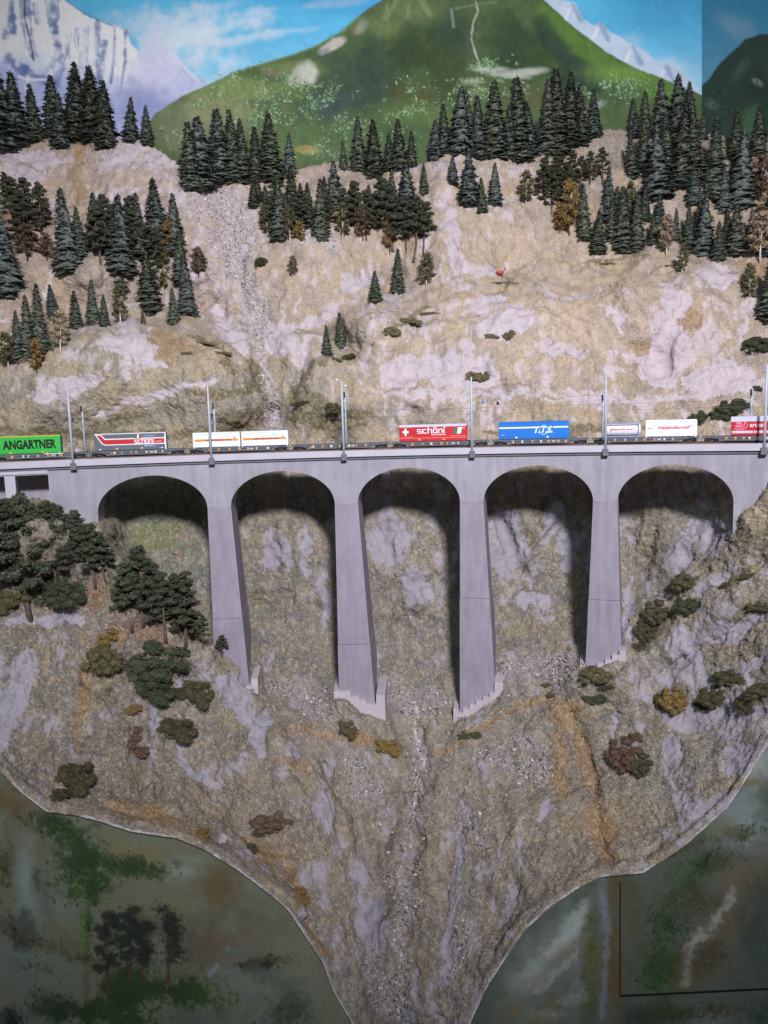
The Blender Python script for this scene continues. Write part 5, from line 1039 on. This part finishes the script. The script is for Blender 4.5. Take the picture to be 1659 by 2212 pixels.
stand('s', [(742,366,306,.85),(775,372,258,.9),(808,382,260,1.05),(842,366,288,.9),(862,364,256,.95),(890,358,282,.95)], 'dark spruce', 'on the saddle below the green mountain', 'the rocky knoll', 1, 'spruces on the saddle')
stand('s', [(940,330,246,.95),(963,332,232,.9),(992,338,202,.9),(1016,332,196,.85),(1038,338,208,.85),(1070,342,184,.95),(1098,345,236,.9),(1124,345,170,1.0),(1142,342,224),(1186,334,172,.85),(1203,328,156,.9),(1228,318,168,.95),(1253,310,188,.85),(1283,300,200,.85)], 'dark spruce', 'in the ridge row under the painted waterfall', 'the saddle', -1, 'spruces under the painted waterfall')
stand('s', [(1368,298,218,.9),(1393,296,196,.85),(1427,296,172,.85),(1470,294,160,.95),(1490,294,178,.8),(1518,296,236,.9),(1365,388,290,.85),(1390,374,270,.9),(1420,425,284,1.1),(1440,388,248,.9),(1475,402,234,1.1),(1497,396,244,.9),(1500,438,350),(1545,425,262,.9),(1600,444,288,.9),(1568,456,362,.85),(1530,428,360,.85),(1590,350,250),(1640,330,230),(1700,340,220),(1320,470,360,.8)], 'dark spruce', 'in the big stand by the backdrop corner', 'the angled panel', 1, 'spruces by the backdrop corner')
stand('s', [(1262,520,402,.95),(1292,547,458,1.0),(1322,513,428,.9),(1348,542,404,.95),(1377,542,418,.9),(1410,532,470,1.0),(1395,470,390),(1488,540,444,.85),(1520,558,434,1.0),(1552,572,488,.95),(1590,553,444,1.0),(1625,530,460,.9),(1460,520,452,.8),(1655,560,440),(1335,480,400),(1362,505,420),(1425,500,420),(1505,520,440),(1572,540,455)], 'dark spruce', 'in the belt above the tan meadow', 'the tall ochre tree', -1, 'spruces above the tan meadow')
stand('s', [(977,402,344,1.1),(1012,445,334,1.0),(1040,462,391,.95),(1068,447,359,.85)], 'dark spruce', 'in the group of four on the knoll', 'the saddle', -1, 'four spruces on the knoll')
stand('s', [(917,420,354,.9),(880,452,352,1.15),(846,458,370,.9),(725,455,350,.95),(692,518,390,.85),(632,458,358,1.05),(548,452,394,1.1),(652,470,400),(607,520,400,.9),(560,440,380),(578,478,402),(622,498,425),(668,492,405),(702,462,388),(762,470,395),(800,470,400)], 'dark spruce', 'mixed into the middle wood', 'the scree gully', -1, 'spruces in the middle wood')
stand('s', [(10,632,440,.95),(-20,560,400),(150,584,412,.85),(175,560,450,.8),(203,530,415,.95),(262,585,424,.9),(300,545,418,.85),(340,530,388,.95),(380,545,417,.85),(262,632,540,.9),(325,674,548,1.15),(395,610,500,.9),(403,682,560,.8),(375,702,624,.9),(308,705,674,1.0)], 'dark spruce', 'in the wood above the pale hump', 'the scree gully', 1, 'spruces above the pale hump')
stand('s', [(120,690,612,.95),(95,775,625,.8),(68,778,642,.8),(42,780,674,.8),(165,718,632,1.1),(205,705,608,.8),(226,708,640,1.0)], 'dark spruce', 'at the brow of the pale hump', 'the broad wood spruce', 1, 'spruces at the brow of the hump')
stand('s', [(735,757,683,.95),(706,770,706,.95)], 'small dark spruce of the pair', 'at the gully edge', 'the gully', -1, 'pair of spruces by the gully')
plant('s', 814, 658, 588, 'small broad dark spruce left of a taller one on open slope', None, 1.1); plant('s', 861, 638, 542, 'lone tall dark spruce on the open slope above the brush', None, .95)
plant('s', 1658, 690, 560, 'dark spruce at the end of the tan meadow brow', None, 1.0)
stand('p', [(30,500,392),(65,520,395),(92,510,405),(48,545,430),(20,450,390)], 'reddish-stemmed pine', 'in the clump beside it', 'the ochre strip', 1, 'pines beside the ochre strip')
stand('p', [(228,560,430),(245,545,440),(280,560,430),(218,575,450),(250,600,470),(285,600,480),(352,560,470),(345,600,500)], 'bare-stemmed pine', 'inside the wood above the pale hump', 'the scree gully', 1, 'pines inside the left wood')
stand('p', [(600,490,392),(590,515,430),(645,510,420),(672,500,430),(748,495,408),(768,505,398),(790,515,410),(712,500,430),(815,500,385),(845,540,400),(872,545,428),(892,562,430),(908,545,438),(855,520,420),(580,500,430)], 'thin-stemmed pine', 'in the middle wood', 'the scree gully', -1, 'pines in the middle wood')
stand('p', [(1176,442,342),(1190,462,352),(1214,420,332),(1232,410,336),(1257,416,346),(1275,405,340),(1300,410,330),(1245,440,360),(1200,400,345)], 'reddish-stemmed pine', 'in the grove by the tall ochre tree', 'the rocky knoll', -1, 'pines right of the knoll')
stand('p', [(62,1338,1070,.95),(138,1296,1096),(100,1245,1090),(172,1275,1106),(205,1268,1128),(226,1262,1150),(18,1245,1082),(-30,1280,1090),(45,1230,1110),(150,1240,1120),(118,1280,1130),(80,1260,1140),(190,1240,1140),(70,1225,1085),(25,1215,1080),(125,1225,1092),(160,1222,1112),(200,1225,1130),(238,1242,1165),(-10,1230,1085),(95,1215,1080)], 'large flaky-stemmed pine', 'in the grove below the abutment', 'the first arch', 1, 'big pines by the abutment')
stand('p', [(282,1366,1210),(312,1352,1178),(356,1386,1232),(390,1398,1240),(300,1345,1230),(412,1392,1290),(335,1360,1250),(378,1380,1290),(270,1330,1215),(325,1340,1215),(368,1366,1245),(402,1385,1262)], 'flaky-stemmed pine', 'in the grove below the first arch', 'the first pier', 1, 'pines below the first arch')
plant('p', 434, 1412, 1336, 'small bare-branched pine beside the first pier', None, .8); plant('p', 474, 1426, 1378, 'tiny sprig of pine in front of the first pier', None, 1.3, 2)
for px, b_, t_, kd, lb, wd in [(1060,352,290,'o','olive leafy tree with pale stem at the foot of the ridge row',1.1),(1130,347,312,'o','short olive leafy tree next to the knoll grove',1.4),(1135,450,374,'o','olive leafy tree with pale stem standing alone right of the knoll',1.1),(1225,515,400,'c','tall ochre autumn tree beside the pine grove',.9),(1210,505,440,'c','low ochre shrubby tree leaning on the tall autumn tree',1.2),(1476,592,528,'o','olive leafy tree on the brow of the tan meadow',1.0),(1441,556,466,'l','bare pale tree with thin foliage below the spruce belt',1.0),(1620,655,568,'o','olive leafy tree at the end of the meadow brow',1.0),(1640,580,470,'l','pale brown leafy tree at the end of the spruce belt',1.0),
    (1588,330,270,'c','ochre leafy tree under the angled backdrop panel',1.2),(1640,440,340,'b','brown leafy tree below the angled backdrop panel',1.2),(1655,500,420,'c','dull ochre tree at the edge of the spruce belt',1.1),(1365,475,392,'o','olive leafy tree among the spruces above the tan meadow',1.0),(1600,400,330,'b','brown leafy tree in the stand next to the corner',1.2),
    (650,537,486,'c','small ochre tree with pale stem below the middle wood',1.1),(578,515,445,'o','olive leafy tree with pale stem beside the grey scree',1.1),(628,535,450,'o','olive leafy tree left of the small ochre tree',.95),(740,520,440,'o','olive leafy tree in the middle wood',1.1),(840,545,450,'c','tall dull ochre tree in the middle wood',.8),(785,520,450,'b','brown leafy tree in the middle wood',1.1),(920,620,545,'o','olive leafy tree beside the lone tall spruce',1.1),(635,605,556,'o','small olive tree alone below the scree',1.0),
    (345,545,470,'c','orange-brown autumn tree in the wood above the hump',1.2),(365,560,480,'c','orange autumn tree half hidden behind spruces above the hump',1.1),(262,705,622,'o','olive leafy tree beside the brow spruces',1.1),(352,640,545,'o','olive leafy tree behind the broad spruce',1.0),(430,600,535,'b','brownish leafy tree at the wood edge by the gully',1.2),(86,815,738,'c','narrow ochre tree at the foot of the brow spruces',.85),(130,765,668,'l','bare pale tree with white stem on the brow of the hump',.9),(20,800,720,'o','olive leafy tree left of the brow spruces',1.2),(60,560,480,'b','reddish brown leafy tree under the clump of pines',1.3),(100,560,500,'b','brown leafy tree beside the ochre strip',1.3)]:
    plant(kd, px, b_, t_, lb, None, wd)
# bushes
BU = [bush_mesh(401), bush_mesh(402, .6), bush_mesh(403, .9), bush_mesh(404, .5, 26)]
BM = {}
def bush(px, py, rx, ry, cn, label, name='bush', group=None):
    mm = {'h': M_heath, 'g': M_bgreen, 'd': M_bdark, 'o': M_ochre, 'b': M_brown, 'l': M_olive, 'p': M_pine}[cn]
    v = tr_rng.randrange(3) if ry > rx*.45 else 3
    if (v, cn) not in BM:
        q = BU[v].copy(); q.materials.clear(); q.materials.append(mm); BM[(v, cn)] = q
    p, n_, _, _ = T(px, py+ry*.25); ps = px_size(p)*(1.36 if ry > rx*.45 else 1.15)
    o = link(name, BM[(v, cn)]); zs = ry*ps*1.35
    nv = Vector((float(n_[0])*.35, float(n_[1])*.8, abs(float(n_[2]))*.8+.45)).normalized()
    o.rotation_mode = 'QUATERNION'; o.rotation_quaternion = nv.to_track_quat('Z', 'X') @ Matrix.Rotation(0, 3, 'Z').to_quaternion()
    o.scale = (rx*ps, rx*ps*.8 if ry > rx*.45 else max(ry*ps, rx*ps*.45), zs*.85 if ry > rx*.45 else zs*.9)
    o.scale = (rx*ps, max(ry*ps*1.05, .3*rx*ps), min(rx, ry)*ps*.85)
    o.location = (float(p[0]), float(p[1]), float(p[2]))
    # long axis of the mesh x stays across the picture
    xq = Vector((1, 0, 0)); z_ = nv; x_ = (xq-z_*xq.dot(z_)).normalized(); y_ = z_.cross(x_)
    o.rotation_quaternion = Matrix((x_, y_, z_)).transposed().to_quaternion()
    tag(o, label, 'bush', group); return o
for a in [(345,1432,70,50,'g','big dark green bush on the bank below the pine grove'),(325,1490,52,36,'g','dark green bush directly under the big green one'),(425,1490,36,40,'d','dark twiggy bush on the bank beside the first pier'),(385,1490,24,18,'d','small dark bush between two larger ones on the bank'),(380,1572,46,36,'d','round dark olive bush below the twiggy one'),(160,1675,46,48,'d','large dark olive bush just above the painted left board'),(140,1715,30,24,'d','lower dark clump touching the large olive bush'),(220,1425,38,38,'l','olive bush on the ochre strip of the left bank'),(230,1375,28,24,'o','ochre bush above the olive one on the left bank'),(332,1393,20,16,'g','small green bush under the pine grove'),
    (130,1282,52,38,'g','bright dark-green bush between pine stems by the abutment'),(100,1262,30,26,'g','green bush under the tallest big pine'),(25,1290,46,36,'l','olive bush at the foot of the big pines'),(-10,1300,40,30,'l','olive bush left of the big pines'),(592,1772,46,28,'b','reddish brown bush above the painted left board'),(560,1788,16,12,'d','small dark bush attached to the reddish brown one'),(540,1826,20,18,'d','small olive bush below the reddish brown one'),(438,1800,17,26,'o','small ochre bush on the edge of the left board'),(648,1925,26,46,'o','tall ochre bush hanging over the left board edge'),(290,1534,18,13,'o','little ochre bush below the big dark green ones'),(290,1592,22,30,'b','brown dry bush below the little ochre bush'),(310,1620,18,14,'b','small brown dry bush beside a pale rock'),
    (748,1572,20,24,'l','olive bush below the second pier footing'),(765,1582,12,10,'o','tiny ochre bush beside the olive one below the second pier'),(835,1614,28,22,'o','round ochre bush on the ochre ledge left of the rill'),(1015,1586,38,12,'d','long low olive bush below the third pier footing'),(1180,1480,12,9,'l','small olive bush on top of the ochre slope'),(1200,1498,26,11,'l','low olive bush beside the small one on the ochre slope'),(1288,1462,32,24,'l','olive bush below the fourth pier footing'),(1320,1488,24,14,'g','low green bush right of the fourth pier footing'),(1292,1506,30,16,'g','low dark green bush below the fourth pier footing'),(1488,1262,28,26,'l','upper olive half of the bush pair on the right bank'),(1494,1300,31,26,'g','lower dark green half of the bush pair on the right bank'),
    (1420,1318,30,28,'d','dark olive bush in the groove left of the bush pair'),(1400,1356,26,26,'d','dark olive bush halfway down the groove on the right bank'),(1382,1392,24,18,'d','lowest dark olive bush of the groove on the right bank'),(1370,1405,18,8,'b','small brown bush at the foot of the groove'),(1462,1505,34,34,'o','golden ochre bush on the right bank'),(1424,1508,16,24,'g','small dark green bush touching the golden one'),(1545,1500,34,28,'d','dark bush on the long streak of the right bank'),(1580,1460,36,30,'d','dark bush further up the long streak of the right bank'),(1520,1520,24,16,'d','low dark bush at the foot of the long streak'),(1625,1240,34,10,'d','long low olive bush near the top of the right bank'),(1575,1258,26,8,'d','thin olive bush beside the long low one on the right bank'),(1640,1308,24,12,'d','low olive bush in the middle of the right bank'),(1650,1490,34,20,'d','wide dark olive bush near the painted right board'),(1605,1522,18,26,'d','narrow dark olive bush below the wide one'),
    (1352,1622,38,42,'b','large brown dry bush beside the ochre slope'),(1385,1650,26,28,'d','dark twiggy bush attached to the large brown one'),(1372,1590,14,14,'b','small brown tuft above the large brown bush'),(570,571,14,14,'g','small round green bush below the scree gully'),(432,742,34,7,'h','thin dark heather strip on top of the pale hump'),(478,770,26,8,'h','dark heather pad where the hump drops to the gully'),(400,758,18,8,'h','small heather pad on the pale hump'),
    (878,690,38,15,'h','wide heather pad on the slope below the lone spruce'),(846,716,18,13,'h','lower heather pad under the wide one'),(928,672,26,9,'h','thin heather pad right of the wide one'),(1064,724,18,10,'h','flat heather pad of the pair on the tan slope'),(1100,718,14,14,'h','round heather bush of the pair on the tan slope'),(1018,808,17,12,'h','left heather bush above the red container'),(1048,812,20,12,'h','right heather bush above the red container'),(1082,612,40,9,'h','heather strip under the red deer'),(1305,568,26,5,'h','thin heather strip along the tan meadow'),(1450,575,18,7,'h','small heather pad beside the brow tree'),
    (1585,880,36,24,'g','dark green bush behind the silver-roofed container'),(1555,900,22,18,'g','lower dark bush left of the one behind the silver-roofed container'),(1510,900,20,20,'g','dark bush behind the white ribbed container'),(1640,744,34,24,'g','dark green bush on the slope under the meadow end'),(1635,838,9,10,'d','tiny olive bush on the footpath bank'),(758,782,15,15,'d','round olive bush near the spruce pair'),(710,784,24,9,'h','flat heather pad under the spruce pair'),(648,868,26,11,'d','flat olive bush behind the lamp mast'),(722,872,16,20,'d','olive bush by the footpath right of the gully'),(1640,940,30,14,'l','low olive bush behind the last wagon')]:
    bush(*a)

# ------------------------------------------------------------------ loose stones
rs = np.random.RandomState(21)
ii, jj = np.where(scr > .25)
wgt = scr[ii, jj]; N_ST = 18000
pk = rs.choice(len(ii), N_ST, p=wgt/wgt.sum()); si, sj = ii[pk], jj[pk]
base = PT[si, sj]; size = .007*np.exp(rs.normal(0, .45, N_ST)); size = np.clip(size, .004, .024)
V = ICO_V[None]*(1+rs.uniform(-.3, .3, (N_ST, len(ICO_V), 1)))*np.stack([rs.uniform(.8, 1.4, N_ST), rs.uniform(.7, 1.1, N_ST), rs.uniform(.5, .9, N_ST)], 1)[:, None]*size[:, None, None]
an = rs.uniform(0, 6.28, N_ST); ca, sa = np.cos(an)[:, None], np.sin(an)[:, None]
V = np.stack([V[..., 0]*ca-V[..., 2]*sa, V[..., 1], V[..., 0]*sa+V[..., 2]*ca], -1)+(base+NRM[si, sj]*size[:, None]*.25)[:, None]
F = (ICO_F[None]+np.arange(N_ST)[:, None, None]*len(ICO_V)).reshape(-1, 3)
tone = np.clip(rs.normal(.33, .14, N_ST), .10, .75)*(1+.45*(base[:, 2] > 8.0)); cc = np.stack([tone, tone*.96, tone*.99], 1)
brn = rs.random_sample(N_ST) < .25; cc[brn] *= np.array([.8, .7, .58])
M_stone = mat_col('scree_stone', rough=.9, spec=.15, var=.12, scale=60)
o = link('scree_stones', np_mesh('scree_stones', V, F, False, np.repeat(cc, len(ICO_V), 0)), M_stone); tag(o, 'loose grey scree stones in the gullies and round the pier feet', 'stones', kind='stuff')
# larger stones that can be told apart
M_rock = mat('pale_stone', S(206,200,204), .9, .15, .18, 30, .3, 50, .01, objvar=.18)
st_me = []
for q in range(5):
    v_ = IC2_V*(1+.0)*1.0; r_ = np.random.RandomState(q); v_ = ICO_V*(1+r_.uniform(-.28, .28, (len(ICO_V), 1)))*np.array([1.2, .9, .8]); me = np_mesh('stone', v_, ICO_F, False); me.materials.append(M_rock); st_me.append(me)
r3 = random.Random(8)
STN = [('pale loose stone lying on the gravel between the pier feet', 'stones between the pier feet', [(625,1490),(700,1485),(612,1505),(690,1515),(660,1500),(868,1500),(880,1525),(945,1500),(930,1530),(960,1515),(1130,1450),(1160,1460),(1200,1450),(1215,1470),(1230,1440),(1100,1500),(840,1560)]),
 ('pale loose stone in the rill bed below the viaduct', 'stones in the rill bed', [(918,1640),(905,1600),(925,1665),(890,1690),(902,1735),(908,1760),(880,1780),(915,1810),(890,1830),(870,1870),(902,1890),(862,1930),(880,1960),(855,2010),(870,2060),(850,2120),(866,2150),(845,2190),(875,1845)]),
 ('pale stone scattered on the brown slope right of the rill', 'stones right of the rill', [(1080,1612),(1095,1718),(1136,1675),(1120,1690),(1150,1640),(1060,1640),(1178,1866),(1020,1780),(1040,1760),(1010,1700),(1165,1700)]),
 ('pale stone scattered on the brown slope left of the rill', 'stones left of the rill', [(842,1842),(800,1700),(770,1660),(760,1720),(820,1780),(832,2130),(838,1800),(745,1640)]),
 ('pale stone in the upper grey scree', 'stones in the upper scree', [(440,470),(470,500),(450,520),(500,520),(480,560),(520,590),(465,540),(510,480),(430,500),(490,600),(535,640),(545,680)]),
 ('small pale stone beside the path under the lone spruces', 'stones under the lone spruces', [(880,622),(896,628),(905,618),(868,640),(850,655),(836,672),(866,652),(890,640),(740,760),(752,752),(765,742)]),
 ('white stone lying on the footpath above the train', 'stones on the footpath', [(316,883),(375,874),(753,862),(1330,848),(1374,866),(1278,870),(1600,850)])]
for lb, gp, pts in STN:
    for (px, py) in pts:
        p, n_, _, _ = T(px, py); o = link('stone', st_me[r3.randrange(5)]); s_ = r3.uniform(.013, .024)
        if 'footpath' in gp or 'lone' in gp: s_ *= .75
        o.scale = (s_*r3.uniform(.9, 1.3), s_, s_*r3.uniform(.7, 1)); o.rotation_euler = (r3.random()*.6, r3.random()*.6, r3.random()*6.28)
        o.location = tuple(p+n_*s_*.3); tag(o, lb, 'stone', gp)
# ------------------------------------------------------------------ static grass
ok = (rockm < .45)&(scr < .5)&(ed[:, None]-GY > 10)
ii, jj = np.where(ok); N_G = 230000; pk = rs.choice(len(ii), N_G); gi, gj = ii[pk], jj[pk]
b0 = PT[gi, gj]+rs.normal(0, .008, (N_G, 3))*np.array([1, .3, 1]); nn = NRM[gi, gj]
dirv = nn*.55+np.array([0, -.1, .55])+rs.normal(0, .42, (N_G, 3)); dirv /= np.linalg.norm(dirv, axis=1)[:, None]
ln = rs.uniform(.016, .042, N_G)[:, None]; sd = np.cross(dirv, np.array([0, 1.0, 0.0])+rs.normal(0, .3, (N_G, 3))); sd /= np.linalg.norm(sd, axis=1)[:, None]+1e-9
wd = rs.uniform(.0026, .005, N_G)[:, None]
V = np.stack([b0-sd*wd-nn*.004, b0+sd*wd-nn*.004, b0+dirv*ln], 1)
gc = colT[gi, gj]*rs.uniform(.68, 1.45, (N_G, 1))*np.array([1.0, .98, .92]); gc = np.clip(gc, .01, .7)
M_grass = mat_col('static_grass', rough=.95, spec=.05, var=.1, scale=30)
o = link('turf_fibres', np_mesh('turf_fibres', V, np.arange(N_G*3).reshape(-1, 3), False, np.repeat(gc, 3, 0)), M_grass); tag(o, 'short dry tan and olive turf fibres covering the slopes', 'grass', kind='stuff')

# ------------------------------------------------------------------ figures
M_skin = mat('skin', S(206,160,140), .7, .3, .05); M_trou = mat('light_trousers', S(206,204,206), .8, .2, .05); M_jblue = mat('light_blue_jacket', S(110,150,214), .8, .2, .08); M_jblk = mat('black_jacket', S(40,36,42), .8, .2, .08); M_hat = mat('pale_hat', S(224,206,184), .8, .2, .05); M_hair = mat('dark_hair', S(62,50,46), .8, .2, .05)
def person(px, py, jacket, hat, label, walk):
    p, n_, _, _ = T(px, py); H_ = .118
    o = empty('person', (float(p[0]), float(p[1])-.004, float(p[2])-.002), .5, H_); tag(o, label, 'person', None)
    b = MB()
    for sg in (-1, 1):
        dx = sg*.10*walk
        b.tube([(dx*1.5,sg*.05,.0),(dx*1.2,sg*.05,.06),(dx*.9+.03,sg*.052,.27),(0,sg*.05,.50)], [.032,.030,.044,.066], 8)
        b.tube([(dx*1.5-.02,sg*.05,.016),(dx*1.5+.10,sg*.055,.014)], [.026,.022], 6)
    b.tube([(0,0,.46),(0,0,.54),(0,0,.66),(0,0,.80),(0,0,.84),(0,0,.87)], [.09,.095,.09,.115,.07,.04], 10)
    b.tube([(0,0,.84),(0,0,.875),(.004,0,.90),(.006,0,.945),(.004,0,.985),(0,0,1.0)], [.036,.036,.058,.066,.046,.012], 10)
    b.tube([(.06,0,.925),(.085,0,.915)], [.014,.008], 5)
    for sg in (-1, 1):
        b.tube([(0,sg*.11,.80),(-sg*.05,sg*.145,.62),(-sg*.02+.06,sg*.14,.47),(-sg*.02+.08,sg*.138,.43)], [.04,.034,.026,.02], 8)
    b.build('body', M_trou, o, smooth=True)
    j = MB().tube([(0,0,.47),(0,0,.55),(0,0,.66),(0,0,.795),(0,0,.845)], [.108,.106,.10,.127,.06], 12)
    for sg in (-1, 1): j.tube([(0,sg*.11,.81),(-sg*.05,sg*.147,.62),(-sg*.02+.055,sg*.142,.485)], [.05,.043,.034], 8)
    j.build('jacket', jacket, o, smooth=True)
    MB().tube([(.045,0,.93),(.068,0,.93)], [.04,.03], 8).build('face', M_skin, o, smooth=True)
    if hat: MB().tube([(0,0,.958),(0,0,.968),(0,0,.97),(0,0,1.03)], [.12,.12,.07,.06], 12).build('hat', M_hat, o)
    else: MB().tube([(-.012,0,.93),(-.012,0,.97),(-.008,0,1.005)], [.066,.066,.03], 10).build('hair', M_hair, o, smooth=True)
person(1045, 880, M_jblue, False, 'walker in light blue jacket and pale trousers on the footpath', 1.0)
person(1076, 882, M_jblk, True, 'walker in black jacket, white trousers and pale hat on the footpath', .5)
# red deer
M_deer = mat('red_brown_coat', S(190,84,88), .8, .2, .1, 20); M_antler = mat('antler_brown', S(120,92,76), .8, .2)
p, n_, _, _ = T(1080, 606)
de = empty('deer', (float(p[0]), float(p[1])-.01, float(p[2])-.003), .25, .155); tag(de, 'small red deer with antlers standing on the heather strip', 'deer')
b = MB().tube([(-.44,0,.60),(-.40,0,.62),(-.25,0,.61),(0,0,.60),(.22,0,.60),(.34,0,.64),(.40,0,.68)], [.05,.13,.145,.135,.165,.14,.09], 10)
b.tube([(.30,0,.64),(.42,0,.78),(.50,0,.92),(.52,0,.99)], [.12,.085,.065,.06], 8).tube([(.47,0,.98),(.56,0,.985),(.66,0,.95),(.72,0,.93)], [.05,.065,.045,.028], 8)
for sg in (-1, 1):
    b.tube([(.25,sg*.08,.60),(.27,sg*.08,.42),(.255,sg*.08,.26),(.26,sg*.08,.04),(.275,sg*.08,0)], [.075,.045,.032,.024,.03], 6)
    b.tube([(-.33,sg*.08,.60),(-.27,sg*.085,.44),(-.38,sg*.085,.28),(-.35,sg*.085,.05),(-.335,sg*.085,0)], [.10,.07,.036,.025,.03], 6)
    b.tube([(.49,sg*.05,1.03),(.45,sg*.13,1.06)], [.025,.008], 5)
b.tube([(-.44,0,.66),(-.50,0,.58)], [.03,.015], 5); b.build('body', M_deer, de, smooth=True)
for sg in (-1, 1):
    a = MB().tube([(.50,sg*.03,1.04),(.44,sg*.10,1.18),(.46,sg*.16,1.34),(.52,sg*.15,1.46)], [.022,.018,.014,.006], 5).tube([(.45,sg*.12,1.22),(.56,sg*.16,1.30)], [.014,.005], 4).tube([(.46,sg*.15,1.32),(.38,sg*.2,1.42)], [.012,.005], 4); a.build('antler', M_antler, de)
